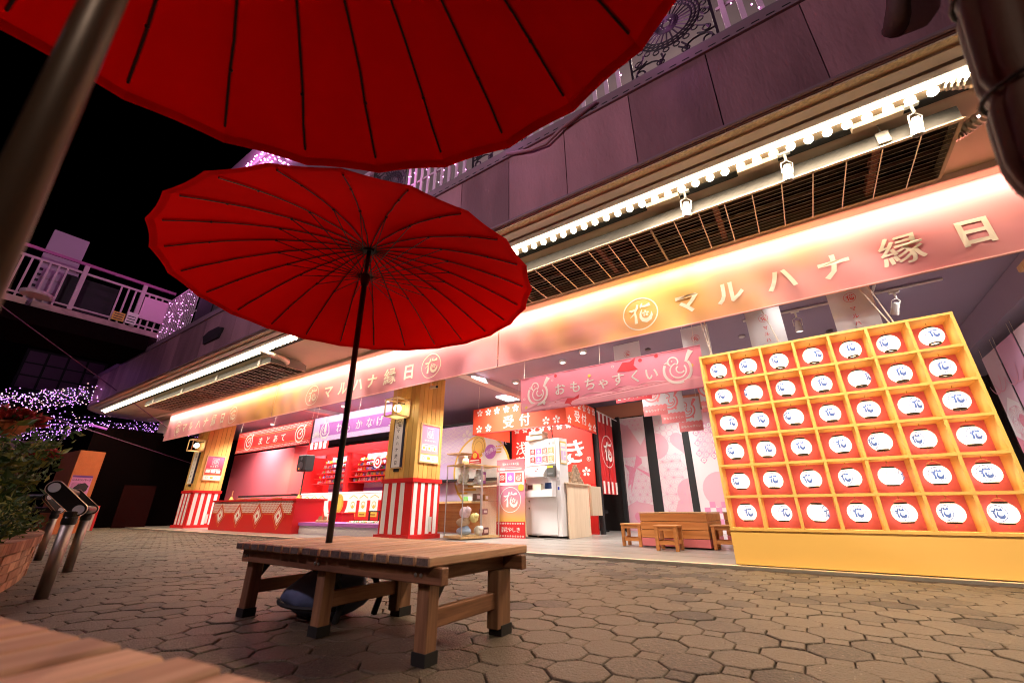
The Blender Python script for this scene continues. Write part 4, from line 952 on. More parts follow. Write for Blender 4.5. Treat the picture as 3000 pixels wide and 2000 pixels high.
# violet string lights over the lane
vio = mat('violet_bulb', (.1, .03, .1), emit=(.72, .28, 1.0), es=3.2); vio.cycles.emission_sampling = 'NONE'
org = mat('amber_bulb', (.1, .05, .03), emit=(1, .5, .5), es=2.4); org.cycles.emission_sampling = 'NONE'
rs = random.Random(11)
strands = []
for k in range(30):
    f = k/29; x = -18.6-9*f; y0 = -3.2; y1 = 3.45 if x > -21.6 else 9.5; z0 = 3.2+.9*((k*7) % 26)/26; z1 = 3.9+.75*((k*11) % 26)/26; strands.append((x, y0, y1, z0, z1, .28+.35*rs.random()))
for k, (x, y0, y1, z0, z1, sag) in enumerate(strands):
    t = thing('string_light_strand', (x, y0, z0), 'sagging strand of violet fairy lights over the far lane', 'string lights', 'violet fairy light strands over the lane')
    P = []; n = 26
    for i in range(n+1): u = i/n; P.append((x+.5*sin(u*3+k), y0+(y1-y0)*u, z0+(z1-z0)*u-sag*4*u*(1-u)))
    MB().tube(P, .005, 4).build('wire', black_matte, t)
    A = MB(); O = MB(); nb_ = 105
    for i in range(nb_):
        u = (i+rs.random()*.8)/nb_; j = min(n-1, int(u*n)); q = V(P[j]).lerp(V(P[j+1]), u*n-j)+V((rs.gauss(0, .15), rs.gauss(0, .05), rs.gauss(0, .07)))
        (O if rs.random() < .22 and k < 12 else A).ball(q, .0145, 5, 3)
    A.build('violet_bulbs', vio, t, kind='stuff')
    if O.v: O.build('amber_bulbs', org, t, kind='stuff')
# ================================================================== PILLARS with striped skirts
def pillar(xl, xr, y0, y1, label):
    t = thing('striped_pillar', ((xl+xr)/2, (y0+y1)/2, 0), label, 'pillar', 'timber clad pillars with red and white skirts')
    Bx(xl+.04, xr-.04, y0+.04, y1-.04, .01, 3.44).build('core', mat('pillar_core', (.16, .08, .02), .7), t)
    n = 6; w_ = (xr-xl-.03)/n
    for k in range(n): MB().bbox(xl+.015+k*w_+.004, xl+.015+(k+1)*w_-.004, y0+.018, y0+.039, 1.16, 3.43, .003).build('plank', yel_plank, t)
    n = 6; w_ = (y1-y0-.03)/n
    for k in range(n): MB().bbox(xr-.039, xr-.018, y0+.015+k*w_+.004, y0+.015+(k+1)*w_-.004, 1.16, 3.43, .003).build('plank', yel_plank, t)
    Bx(xl-.02, xr+.02, y0-.02, y1+.02, 1.085, 1.165).build('skirt_cap', red_p, t)
    Bx(xl+.005, xr-.005, y0+.005, y1-.005, .09, 1.084).build('skirt_body', red_p, t)
    Bx(xl-.05, xr+.05, y0-.06, y1+.02, .011, .09).build('skirt_plinth', red_p, t)
    wl = (xr-xl-.04)/7
    for k in (0, 2, 4): Bx(xl+.02+(k+.35)*wl, xl+.02+(k+1.35)*wl, y0-.004, y0+.0045, .10, 1.075).build('white_stripe', white_p, t)
    wr = (y1-y0-.02)/8
    for k in (0.2, 2.2, 4.2, 6.2): Bx(xr-.0045, xr+.004, y0+.02+k*wr, y0+.02+(k+1)*wr, .10, 1.075).build('white_stripe', white_p, t)
    Bx(xr+.0042, xr+.012, y0+.52, y0+.6, .14, .42).build('socket_cover', mat('pale_cover', (.6, .56, .5), .5), t)
    return t
pillar(-7.56, -6.64, 6.23, 7.05, 'striped pillar to the right of the umbrella pole, vertical sign and box lamp on it')
pillar(-17.9, -16.95, 6.2, 7.02, 'striped pillar at the far left end of the shopfront beside the red counter')
def box_lamp(c, s, label):
    x, y, z = c; t = thing('box_lamp', c, label, 'lamp', 'wooden box lamps on the pillars'); fr = MB(); h = s/2; b = .011
    for a in (-h, h):
        for d in (-h, h):
            fr.box(x+a-b, x+a+b, y+d-b, y+d+b, z-h, z+h)
            fr.box(x-h+b, x+h-b, y+a-b, y+a+b, z+d-b, z+d+b) ; fr.box(x+a-b, x+a+b, y-h+b, y+h-b, z+d-b, z+d+b)
    fr.build('wood_frame', light_wood, t)
    Bx(x-h+.012, x+h-.012, y+h-.008, y+h+.004, z-h+.012, z+h-.012).build('back_board', light_wood, t); Bx(x-h+.012, x+h-.012, y-h+.012, y+h-.012, z-h-.009, z-h+.005).build('bottom_pane', mat('frosted_pane', (.9, .8, .6), .6, trans=.85), t)
    MB().ball((x, y, z), .082, 20, 14).build('glass_globe', mat('lit_globe', (1, .9, .7), emit=(1, .84, .52), es=9), t, smooth=True)
    MB().tube([(x, y, z+.08), (x, y, z+.12), (x+.02, y+h, z+.13)], .012, 8).build('lamp_arm', black_matte, t)
    l = point('box_lamp_light', (x, y+.0, z), 6, (1, .72, .36), .08)
    return t
box_lamp((-7.10, 6.035, 2.62), .37, 'square wooden box lamp with a glowing globe on the pillar right of the umbrella pole')
box_lamp((-17.2, 6.0, 2.62), .37, 'square wooden box lamp with a glowing globe on the far left pillar')
def name_sign(x, y, label, wd=.30, z0=1.39, z1=2.46):
    t = thing('name_sign', (x, y, z0), label, 'sign', 'vertical shop name signs on the pillars')
    Bx(x-wd/2, x+wd/2, y-.05, y, z0, z1).build('sign_edge', mat('deep_navy', (.02, .03, .07), .5), t); Bx(x-wd/2+.022, x+wd/2-.022, y-.054, y-.0502, z0+.005, z1-.005).build('sign_face', white_p, t)
    Bx(x-wd/2-.01, x+wd/2+.01, y-.06, y, z0-.02, z0-.001).build('sign_foot', light_wood, t)
    Bx(x-.07, x+.07, y-.03, y, z0-.085, z0-.021).build('sign_bracket', black_matte, t)
    p = Print(front(y-.054), .002); p.hana(x, z1-.15, .10); p.text('マルハナ縁日', x, z0+.43, .088, .015, vertical=True, pitch=.135); p.build('lettering_print', black_ink, t)
name_sign(-7.18, 6.248, 'vertical white shop name sign under the box lamp of the nearer pillar')
name_sign(-17.45, 6.218, 'vertical white shop name sign on the far left pillar', .36)
def poster(x, y0, y1, z0, z1, label, base, kind):
    t = thing('framed_poster', (x, (y0+y1)/2, z0), label, 'poster', 'framed game posters on the pillars')
    fr = MB()
    for a in ((y0, y0+.03, z0, z1), (y1-.03, y1, z0, z1), (y0+.03, y1-.03, z0, z0+.03), (y0+.03, y1-.03, z1-.03, z1)): fr.box(x, x+.028, *a)
    fr.build('frame', light_wood, t); Bx(x, x+.012, y0+.03, y1-.03, z0+.03, z1-.03).build('sheet', base, t)
    fn = sideR(x+.012); cy = (y0+y1)/2; H_ = z1-z0
    p = Print(fn, .0015); p.rect(y0+.03, y1-.03, z0+.03, z0+.17); p.rect(cy-.1, cy+.1, z1-.30, z1-.29)
    for s_ in ((cy-.1, cy-.093, z1-.30, z1-.09), (cy+.093, cy+.1, z1-.30, z1-.09), (cy-.1, cy+.1, z1-.1, z1-.09)): p.rect(*s_)
    if kind == 't': p.target(cy, z1-.195, .07)
    else: p.duck(cy, z1-.195, .075)
    p.text('まとあて' if kind == 't' else 'おもちゃすくい', cy, z1-.36, .055 if kind == 't' else .042, .02, pitch=.07 if kind == 't' else .05)
    for k in range(3): p.rect(y0+.06, y1-.1-.05*k, z1-.45-.03*k, z1-.437-.03*k)
    for k in range(3): p.rect(y0+.06+.16*k, y0+.19+.16*k, z0+.26, z0+.36)
    p.build('white_print', white_ink, t)
    q = Print(fn, .0018); q.rect(y0+.03, y1-.03, z0+.172, z0+.19)
    q.ring(y0+.13, z0+.10, .035, .008, 10); q.rect(y0+.24, y0+.33, z0+.07, z0+.13); q.ring(y0+.42, z0+.1, .03, .01, 10)
    for k in range(3): q.disc(y0+.125+.16*k, z0+.31, .03, 10)
    q.build('gold_print', gold_ink, t)
pk = grad('poster_pink', [(0, (.80, .34, .10)), (.35, (.82, .30, .36)), (1, (.70, .28, .48))], 2, lo=0, hi=.8, trans=0)
rdp = grad('poster_red', [(0, (.72, .16, .06)), (.45, (.62, .02, .03)), (1, (.50, .16, .30))], 2, lo=0, hi=.8, trans=0)
poster(-6.655, 6.345, 6.945, 1.48, 2.31, 'pink framed poster with a scoop emblem on the nearer pillar', pk, 'd')
poster(-16.965, 6.32, 6.91, 1.48, 2.31, 'red framed poster with a target emblem on the far left pillar', rdp, 't')
# ================================================================== LEFT BOOTH: target shooting
t = thing('red_counter', (-12.8, 6.5, 0), 'long red counter with white diamonds below the target banner', 'counter')
Bx(-15.05, -10.6, 6.12, 6.9, .01, .775).build('counter_body', red_p, t); Bx(-15.1, -10.55, 6.08, 6.95, .776, .82).build('counter_top', red_p, t)
fn = front(6.118)
p = Print(fn, .002); z = .50; j = 0
while z < .76:
    x = -15.0+(.035 if j % 2 else 0)
    while x < -10.75: p.poly([(x, z), (x+.035, z-.02), (x+.07, z), (x+.07, z+.028), (x+.035, z+.012), (x, z+.028)]); x += .075
    z += .042; j += 1
p.build('scale_pattern', mat('pink_white_ink', (.76, .55, .50), .6), t)
dia = lambda q, cx, cz, a, b_: q.poly([(cx, cz-b_), (cx+a, cz), (cx, cz+b_), (cx-a, cz)])
for k, (col, a, b_, o) in enumerate(((red_p, .30, .33, .004), (gold_ink, .285, .315, .0055), (red_p, .27, .30, .007), (white_ink, .20, .225, .0085), (red_p, .175, .195, .010), (white_ink, .145, .16, .0115), (red_p, .06, .066, .013))):
    p = Print(fn, o)
    for cx in (-14.46, -13.4, -12.33, -11.28): dia(p, cx, .41, a, b_)
    p.build('diamond_layer', col, t)
p = Print(fn, .003)
for a, b_ in ((-15.0, -14.72), (-14.18, -13.66), (-13.1, -12.6), (-12.02, -11.54), (-10.95, -10.7)): p.rect(a, b_, .455, .463)
p.build('gold_lines', gold_ink, t)
t = thing('target_backdrop', (-16, 8, 0), 'plain rose pink backdrop wall behind the red counter', 'backdrop')
rose = mat('rose_backdrop', (.62, .12, .15), .7)
Bx(-18.9, -14.5, 8.0, 8.06, .01, 2.58).build('rear_panel', rose, t)
MB().prism([(-14.495, 8.0), (-13.31, 8.42), (-13.31, 8.47), (-14.495, 8.06)], .01, 2.62, lambda u, v, d: (u, v, d)).build('side_panel', rose, t)
area('target_booth_lamp', (-14.6, 7.2, 2.1), (-.1, .9, -.75), .2, .2, 14, (1, .5, .25), 120)
one('black_bench_rail', Bx(-15.6, -12.2, 7.0, 7.06, .93, .98), black_matte, (-13.9, 7.03, .93), 'black rail lying behind the cork guns on the red counter', 'rail')
def bell(x, lb):
    t = thing('hand_bell', (x, 6.35, .82), lb, 'bell', 'brass hand bells on the red counter')
    MB().lathe([(.075, 0), (.07, .02), (.045, .05), (.035, .09), (.012, .105)], 18, (x, 6.35, .821)).build('bell_cup', mat('brass', (.72, .45, .12), .3, .9), t, smooth=True)
    MB().lathe([(.010, 0), (.016, .05), (.011, .12), (.016, .16), (.008, .17)], 10, (x, 6.35, .926)).build('bell_handle', light_wood, t)
bell(-14.55, 'brass hand bell at the left end of the red counter'); bell(-10.9, 'brass hand bell at the right end of the red counter')
def gun(x, lb, rot=0):
    t = thing('cork_gun', (x, 6.4, .83), lb, 'toy gun', 'toy cork guns lying on the red counter')
    MB().prism([(-.38, 0), (-.36, .055), (-.10, .05), (.12, .035), (.12, .012), (-.12, .0)], 6.37, 6.40, lambda u, v, d: (x+u, d, .822+v)).build('gun_stock', wood('gun_wood', (.30, .12, .05), (.5, .25, .1), 0), t)
    MB().tube([(x-.08, 6.385, .866), (x+.5, 6.385, .862)], .012, 8).build('gun_barrel', steel, t)
for x, lb in ((-13.9, 'toy cork gun on the red counter next to the left bell'), (-13.05, 'toy cork gun on the red counter above the second diamond'), (-11.9, 'toy cork gun on the red counter nearest the right bell')): gun(x, lb)
t = thing('loudspeaker', (-12.15, 7.05, 0), 'black loudspeaker on a thin stand behind the red counter', 'speaker')
MB().bbox(-12.35, -11.93, 6.95, 7.25, 1.60, 2.06, .03).build('cabinet', black_matte, t)
MB().tube([(-12.14, 7.1, 0.02), (-12.14, 7.1, 1.6)], .018, 8).build('stand_pole', black_matte, t)
for a in (0, 2.1, 4.2): MB().tube([(-12.14, 7.1, .5), (-12.14+.4*cos(a), 7.1+.4*sin(a), .025)], .012, 6).build('stand_leg', black_matte, t)
MB().tube([(-12.14, 6.949, 1.74), (-12.14, 6.945, 1.74)], .12, 20).build('woofer', mat('speaker_grey', (.06, .06, .07), .5), t); MB().tube([(-12.14, 6.949, 1.95), (-12.14, 6.945, 1.95)], .05, 14).build('tweeter', mat('speaker_grey'), t)
t = one('safety_notice', Bx(-12.22, -12.16, 6.941, 6.944, 1.64, 1.69), gold_ink, (-12.2, 6.94, 1.64), 'tiny yellow triangle sticker on the loudspeaker', 'sticker')
# hanging signs
def cloth_sign(x0, x1, y, z0, z1, label, m, group='hanging game signs under the ceiling', wires=True, waveamp=.006, name='hanging_sign'):
    t = thing(name, ((x0+x1)/2, y, z0), label, 'sign', group); mm = MB(); nx = max(6, int((x1-x0)/.12)); nz = 4
    f = lambda u, v: y-waveamp*sin(14*u+3*v)
    for i in range(nx+1):
        for k in range(nz+1): u = x0+(x1-x0)*i/nx; v = z0+(z1-z0)*k/nz; mm.v.append((u, f(u, v), v))
    mm.f = [(i*(nz+1)+k, (i+1)*(nz+1)+k, (i+1)*(nz+1)+k+1, i*(nz+1)+k+1) for i in range(nx) for k in range(nz)]
    mm.build('cloth', m, t, smooth=True)
    for z in (z0, z1): MB().tube([(x0, y, z), (x1, y, z)], .010, 6).build('batten', m, t)
    if wires:
        wr = MB()
        for x in (x0+.08, (x0+x1)/2, x1-.08): wr.tube([(x, y, z1), (x+.03, y, 3.45)], .0025, 4)
        wr.build('hanging_wire', wire_m, t)
    return t, (lambda u, v: (V((u, f(u, v), v)), V((0, -1, 0))))
t, fn = cloth_sign(-16.34, -11.78, 6.9, 2.365, 3.05, 'red hanging sign with white target emblems above the red counter', red_p)
p = Print(fn, .006); p.target(-15.5, 2.69, .27); p.target(-12.38, 2.69, .27)
for c, x in zip('まとあて', (-14.7, -14.22, -13.78, -13.33)): p.text(c, x, 2.66, .26, .03)
for zz, n in ((2.90, 3), (2.38, 2)):
    for j in range(n):
        x = -16.3+(.04 if j % 2 else 0)
        while x < -11.9: p.poly([(x, zz+.045*j), (x+.045, zz+.045*j+.02), (x+.055, zz+.045*j+.035), (x+.01, zz+.045*j+.03)]); x += .08
p.build('white_print', cloth_ink, t)
p = Print(fn, .005); 
for zz in (2.50, 2.86): p.rect(-16.3, -11.82, zz, zz+.008, 20)
p.build('gold_lines', gold_ink, t)
t, fn = cloth_sign(-11.70, -7.62, 6.9, 2.365, 3.05, 'purple hanging sign with white wave pattern left of the nearer pillar', purple_pale)
p = Print(fn, .004); p.rect(-11.4, -7.66, 2.50, 2.86, 24); p.build('purple_band', purple_ink, t)
p = Print(fn, .007); p.waves(-11.2, -7.7, 2.865, 3.03, .09, .008); p.waves(-11.2, -7.7, 2.38, 2.49, .09, .008); p.build('wave_print', mat('lilac_ink', (.80, .66, .82), .6), t)
p = Print(fn, .009); p.hoop(-11.1, 2.68, .27)
for c, x in zip('わっかなげ', (-10.45, -10.03, -9.58, -9.15, -8.73)): p.text(c, x, 2.67 if c != 'っ' else 2.63, .27 if c != 'っ' else .24, .03)
for cx in (-11.5, -8.2): 
    for k in range(7): a = rad(15+25*k); p.strip([(cx+.05*cos(a), 2.48+.05*sin(a)), (cx+.15*cos(a), 2.48+.15*sin(a)), (cx+.2*cos(a), 2.48+.2*sin(a))], [.01, .05, .01])
p.build('white_print', cloth_ink, t)
# ================================================================== prize booth (ring toss)
t = thing('prize_cabinet', (-11.3, 7.8, 0), 'red prize cabinet with thin shelves of small toys behind the umbrella pole', 'cabinet')
Bx(-13.25, -9.36, 8.45, 8.5, .01, 2.30).build('rear_board', red_p, t)
Bx(-13.3, -9.3, 7.76, 7.80, 2.14, 2.34).build('top_board', red_p, t)
for x in (-13.3, -11.2, -9.42): Bx(x, x+.10, 7.80, 8.449, 1.03, 2.139).build('side_board', red_p, t)
Bx(-13.3, -9.3, 7.80, 8.449, .98, 1.03).build('counter_shelf', white_p, t)
shelves = []
for x0, x1 in ((-12.75, -11.3), (-11.0, -9.44)):
    for z in (1.285, 1.435, 1.585, 1.735, 1.885): Bx(x0-.15*(1.885-z)/.3*.5, x1, 7.86+.15*(z-1.285)/.6, 8.2, z, z+.022).build('shelf_board', red_p, t); shelves.append((x0, x1, 7.95+.15*(z-1.285)/.6, z+.022))
    Bx(x0+.1, x1, 8.30, 8.33, 1.04, 2.13).build('purple_panel', purple_pale, t)
    p = Print(front(8.30), .002); p.rect(x0+.1, x1, 1.42, 1.52, 2); p.rect(x0+.1, x1, 1.72, 1.80, 2); p.rect(x0+.1, x1, 1.08, 1.16, 2)
    for k in range(3): p.disc(x0+.4+.4*k, 1.56+.2*(k % 2), .12)
    p.build('cloud_print', purple_ink, t)
Bx(-13.3, -9.3, 7.78, 7.799, .30, .975).build('front_board', red_p, t)
fn = front(7.78); p = Print(fn, .002); p.rect(-13.2, -9.35, .80, .97); p.rect(-13.2, -9.35, .975-.18, .80); 
p.arc(-11.3, .75, .55, 175, 365, .20, 26); p.arc(-11.3, .75, .95, 185, 330, .16, 26)
for k, x in enumerate((-12.9, -12.5, -12.1, -10.6, -10.15, -9.7)): p.poly([(x-.16, .50), (x+.16, .50), (x+.16, .86), (x, .93), (x-.16, .86)])
p.build('white_print', white_ink, t)
p = Print(fn, .004)
for k, x in enumerate((-12.9, -12.5, -12.1, -10.6, -10.15, -9.7)):
    p.poly([(x-.16, .38), (x+.16, .38), (x+.16, .50), (x-.16, .50)]); p.strip([(x-.18, .85), (x, .93), (x+.18, .85)], .022); p.ring(x, .68, .08, .02, 14); p.disc(x, .63, .05, 10)
p.disc(-11.25, .72, .22, 24, .26); p.build('gold_print', gold_ink, t)
p = Print(fn, .007); p.ring(-11.25, .72, .185, .012, 24, .22); p.ring(-11.25, .72, .15, .008, 20, .18)
for k, x in enumerate((-12.9, -12.5, -12.1, -10.6, -10.15, -9.7)): p.rect(x-.11, x+.11, .42, .455)
p.build('brown_print', mat('brown_ink', (.30, .14, .02), .6), t)
p = Print(fn, .008); p.target(-9.75, 1.2, .001); q_ = None
t2 = one('striped_valance', MB().add([], []), white_p, (-12.6, 7.7, 2.4), 'short red and white striped cloth above the prize cabinet', 'valance')
bpy.data.objects.remove(t2)
t2 = thing('striped_valance', (-12.8, 7.75, 2.36), 'short red and white striped cloth above the prize cabinet', 'valance')
for k in range(9): Bx(-13.25+.12*k, -13.25+.12*k+.115, 7.74, 7.75, 2.36, 2.56).build('valance_stripe', white_p if k % 2 else red_p, t2)
p = Print(front(8.0), 0); 
t3 = thing('shelf_target_plate', (-10.05, 7.9, 1.6), 'round white and red target plate on the prize shelves', 'target plate')
for k, (r, m_) in enumerate(((.17, white_ink), (.125, red_ink), (.08, white_ink), (.04, red_ink))): MB().tube([(-9.85, 7.86-.004*k, 1.80), (-9.85, 7.855-.004*k, 1.80)], r, 22).build('target_ring', m_, t3)
rp = random.Random(4); pm = [gold_ink, white_p, pink_ink, mat('toy_green', (.2, .5, .15), .5), mat('toy_orange', (.8, .3, .05), .5), mat('toy_blue', (.2, .3, .6), .5), cream_ink]
toyshapes = [MB().ball((0, 0, .035), .035, 8, 5).ball((0, 0, .085), .025, 8, 5), MB().lathe([(.03, 0), (.04, .04), (.015, .07), (.02, .10), (.001, .12)], 8), MB().bbox(-.03, .03, -.015, .015, 0, .085, .004), MB().ball((0, 0, .04), .04, 8, 5, (1, .7, 1)).ball((-.02, 0, .085), .014, 6, 4).ball((.02, 0, .085), .014, 6, 4)]
tm = [[s.mesh('toy_prize', m_) for s in toyshapes] for m_ in pm]
ORD = 'zeroth first second third fourth fifth sixth seventh eighth ninth tenth eleventh twelfth thirteenth fourteenth fifteenth sixteenth seventeenth eighteenth nineteenth twentieth'.split()
cnm = ['gold', 'white', 'pink', 'green', 'orange', 'blue', 'cream']; snm = ['stacked', 'conical', 'boxed', 'eared']
lvn = {0: 'lowest', 1: 'second lowest', 2: 'middle', 3: 'second highest', 4: 'highest'}
for si, (x0, x1, y, z) in enumerate(shelves):
    x = x0+.05; nth = 0
    while x < x1-.06:
        ci, sh = rp.randrange(7), rp.randrange(4); nth += 1; o = bpy.data.objects.new('toy_prize', tm[ci][sh]); C.objects.link(o); o.location = (x, y+.05*rp.random(), z+.001)
        tag(o, 'tiny %s %s toy, %s from the left on the %s %s shelf' % (cnm[ci], snm[sh], ORD[nth], lvn[si % 5], 'left' if si < 5 else 'right'), 'toy', 'tiny toy prizes on the red shelves'); x += .075+.06*rp.random()
# red side counter end, purple table, sandals, tray
t = thing('red_side_box', (-10.2, 6.9, 0), 'low glossy red box between the red counter and the purple table', 'box')
MB().bbox(-10.53, -9.95, 7.02, 7.4, .01, .46, .01).build('step_body', mat('glossy_red', (.55, .02, .03), .2), t); MB().bbox(-10.55, -9.93, 7.0, 7.42, .461, .49, .005).build('step_top', red_p, t)
t = thing('wave_table', (-9.2, 6.6, 0), 'low table with purple top and lilac wave print front, by the nearer pillar', 'table')
Bx(-10.72, -7.6, 6.32, 6.98, .01, .20).build('table_front', mat('lilac_print', (.70, .60, .70), .6), t); Bx(-10.76, -7.58, 6.28, 7.0, .201, .27).build('table_top', purple_ink, t)
p = Print(front(6.318), .002); p.waves(-10.7, -7.62, .015, .2, .075, .007); p.build('wave_print', white_ink, t)
t = thing('sandals', (-9.9, 6.5, .27), 'pair of brown sandals set down on the purple table', 'sandals')
for k in (0, 1):
    MB().tube([(-10.12+.2*k, 6.46, .285), (-9.95+.2*k, 6.52, .285)], .05, 10).build('sole', mat('tan_leather', (.42, .24, .10), .7), t)
    MB().lathe([(.05, 0), (.045, .05), (.04, .11)], 12, (-10.05+.2*k, 6.5, .30)).build('ankle_cuff', mat('tan_leather'), t)
t = thing('game_tray', (-8.5, 6.6, .27), 'shallow tray of scattered small game pieces on the purple table', 'tray')
Bx(-8.95, -7.75, 6.45, 6.9, .271, .29).build('tray_base', white_p, t)
g = MB(); g2 = MB(); g3 = MB()
for k in range(170): (g, g2, g3)[k % 3].ball((-8.93+1.15*rp.random(), 6.47+.4*rp.random(), .30), .016+.008*rp.random(), 5, 3)
g.build('white_pieces', white_p, t, kind='stuff'); g2.build('orange_pieces', pm[4], t, kind='stuff'); g3.build('green_pieces', pm[3], t, kind='stuff')
t = thing('black_trestle', (-8.7, 7.3, 0), 'low black framed rack behind the game tray', 'rack')
for x in (-9.2, -8.2): 
    for y in (7.25, 7.55): Bx(x, x+.03, y, y+.03, .011, .50).build('leg', black_matte, t)
Bx(-9.22, -8.15, 7.24, 7.6, .501, .53).build('top_slab', black_matte, t)
one('wooden_box', MB().bbox(-8.2, -7.75, 7.1, 7.5, .50, .66, .005), light_wood, (-8, 7.3, .5), 'small wooden box right of the black rack', 'box')
# ================================================================== back: lilac wall with gold ring, showcase, reception
t = thing('lilac_wall', (-8, 9.5, 0), 'lilac printed wall with white waves and a gold ring behind the showcase', 'wall')
Bx(-9.3, -6.72, 9.5, 9.56, .01, 2.88).build('printed_panel', mat('lilac_wall_print', (.66, .50, .72), .6), t); Bx(-9.3, -6.72, 9.48, 9.57, 2.881, 2.96).build('top_strip', black_matte, t)
fn = front(9.5); p = Print(fn, .002); p.waves(-9.2, -6.75, 1.8, 2.86, .11, .009); p.flower(-8.0, 2.55, .2); p.build('wave_print', white_ink, t)
p = Print(fn, .004); p.disc(-7.45, 1.55, .98, 44); p.build('cream_disc', mat('cream_disc', (.80, .76, .66), .6), t)
p = Print(fn, .006); p.ring(-7.45, 1.55, .98, .06, 48)
for k in range(3): p.rect(-8.3+.2*k, -7.9+.3*k, .95+.09*k, 1.0+.09*k)
for k in range(3): p.rect(-6.95-.1*k, -6.75, 2.0+.08*k, 2.04+.08*k)
p.disc(-7.55, 2.22, .26, 22, .32); p.build('gold_print', gold_ink, t)
p = Print(fn, .009); p.ring(-7.55, 2.22, .21, .015, 22, .26); p.ring(-7.55, 2.18, .15, .01, 20, .19); p.build('brown_print', mat('brown_ink'), t)
p = Print(fn, .008); p.disc(-7.13, 2.05, .2, 20); p.build('purple_spot', purple_ink, t)
fnr = plane((-7.13, 9.5, 2.07), (.94, 0, .34), (-.34, 0, .94), (0, -1, 0)); p = Print(fnr, .012); p.text('特別景品ゲット', .18, 0, .13, .02, pitch=.135); p.build('lettering_print', mat('violet_letter_ink', (.78, .66, .84), .5), t)
t = thing('low_work_table', (-7, 8.4, 0), 'light wood table with small green boxes behind the showcase', 'table')
Bx(-8.9, -6.7, 8.1, 8.7, .70, .74).build('table_top', light_wood, t); Bx(-8.9, -6.7, 8.65, 8.69, .02, .70).build('modesty_panel', pine, t)
one('black_shelf', Bx(-9.0, -6.75, 9.2, 9.47, 1.28, 1.34), black_matte, (-8, 9.3, 1.28), 'black ledge on the lilac wall behind the showcase', 'shelf')
for k, x in enumerate((-6.95, -6.8)): one('small_carton', MB().bbox(x, x+.12, 8.2, 8.3, .742, .84, .003), pm[3] if k == 0 else white_p, (x, 8.2, .742), ('small green carton on the wood table left of the showcase', 'small white carton on the wood table left of the showcase')[k], 'carton')
one('wall_shelf', MB().prism([(-6.9, 9.0), (-6.4, 9.0), (-6.3, 9.45), (-6.9, 9.45)], 2.0, 2.03, lambda u, v, d: (u-1.4, v, d)), light_wood, (-8.1, 9.2, 2), 'small wooden wall shelf near the pillar poster', 'shelf')
def showcase():
    # corners on the floor: left (-6.26,6.87) near (-5.70,6.72) right (-5.42,7.62)
    A, Bc, D = V((-6.28, 6.86, 0)), V((-5.71, 6.72, 0)), V((-5.47, 7.62, 0)); E_ = A+(D-Bc)
    t = thing('glass_showcase', (-5.9, 7.2, 0), 'glass showcase full of wrapped plush toys left of the reception', 'showcase')
    poly = [(A.x, A.y), (Bc.x, Bc.y), (D.x, D.y), (E_.x, E_.y)]; fn = lambda u, v, d: (u, v, d); c = (A+D)/2
    gp = [(c.x+(u-c.x)*1.03, c.y+(v-c.y)*1.03) for u, v in poly]
    MB().prism(gp, .03, .07, fn).build('base_board', light_wood, t); MB().prism(gp, 1.41, 1.435, fn).build('top_board', light_wood, t)
    for k in range(4):
        P, Q = V((*poly[k], 0)), V((*poly[(k+1) % 4], 0)); d = (Q-P).normalized(); n = V((d.y, -d.x, 0))
        MB().add([P+V((0, 0, .072)), Q+V((0, 0, .072)), Q+V((0, 0, 1.408)), P+V((0, 0, 1.408))], [(0, 1, 2, 3)]).build('glass_pane', glass, t)
        MB().tube([P+V((0, 0, .071)), P+V((0, 0, 1.409))], .011, 6).build('corner_post', mat('alu_post', (.62, .62, .60), .3, .8), t)
    mid = Bc.lerp(D, .5)
    for o_ in (-.015, .015): q = mid+(D-Bc).normalized()*o_; MB().tube([q+V((0, 0, .071)), q+V((0, 0, 1.409))], .012, 6).build('door_post', mat('alu_post'), t)
    sp = [(c.x+(u-c.x)*.97, c.y+(v-c.y)*.97) for u, v in poly]
    for z in (.72, 1.06): MB().prism(sp, z, z+.006, fn).build('glass_shelf', glass, t)
    return A, Bc, D, E_
A_, B_, D_, E_ = showcase()
def plush(c, s, m, label, bear=False, sc=(1, .8, .9)):
    mb = MB()
    mb.ball(c, s, 14, 9, sc)
    if bear:
        x, y, z = c; mb.ball((x, y-.01, z+s*1.35), s*.85, 14, 9, (1.1, .9, .95))
        for a in (-1, 1): mb.ball((x+a*s*.7, y, z+s*2.05), s*.32, 8, 6); mb.ball((x+a*s*.95, y-.3*s, z+.2*s), s*.4, 8, 6, (1, 1, 1.4)); mb.ball((x+a*s*.8, y-.8*s, z-.6*s), s*.5, 8, 6)
        mb.ball((x, y-s*.75, z+s*1.2), s*.3, 8, 6)
    else:
        mb.ball((c[0]+s*.7, c[1]-.1*s, c[2]+.35*s), s*.55, 10, 7); mb.ball((c[0]+s*.5, c[1], c[2]+.8*s), s*.2, 6, 5); mb.ball((c[0]-s*.8, c[1], c[2]-.2*s), s*.3, 8, 6)
    return one('plush_toy', mb, m, c, label, 'plush toy', 'plush toys in the glass showcase', True)
fz = lambda n, c: mat('fur_'+n, c, .9, bump=.5, bscale=60, var=.08, vscale=20)
plush((-5.90, 6.98, 1.17), .10, fz('cream', (.82, .76, .66)), 'seated cream plush bear on the top shelf of the showcase', True)
plush((-5.70, 7.22, 1.15), .085, fz('grey', (.72, .67, .64)), 'grey plush bear beside the cream one in the showcase', True)
plush((-5.84, 6.96, .50), .125, fz('pink', (.84, .60, .66)), 'round pink plush on top of the pile in the showcase')
plush((-5.90, 6.98, .32), .125, fz('tan', (.55, .38, .25)), 'tan wrapped plush in the middle of the showcase pile', sc=(1.3, .8, .7))
plush((-5.68, 7.05, .40), .10, fz('yellow', (.72, .58, .22)), 'yellow plush squeezed into the showcase pile')
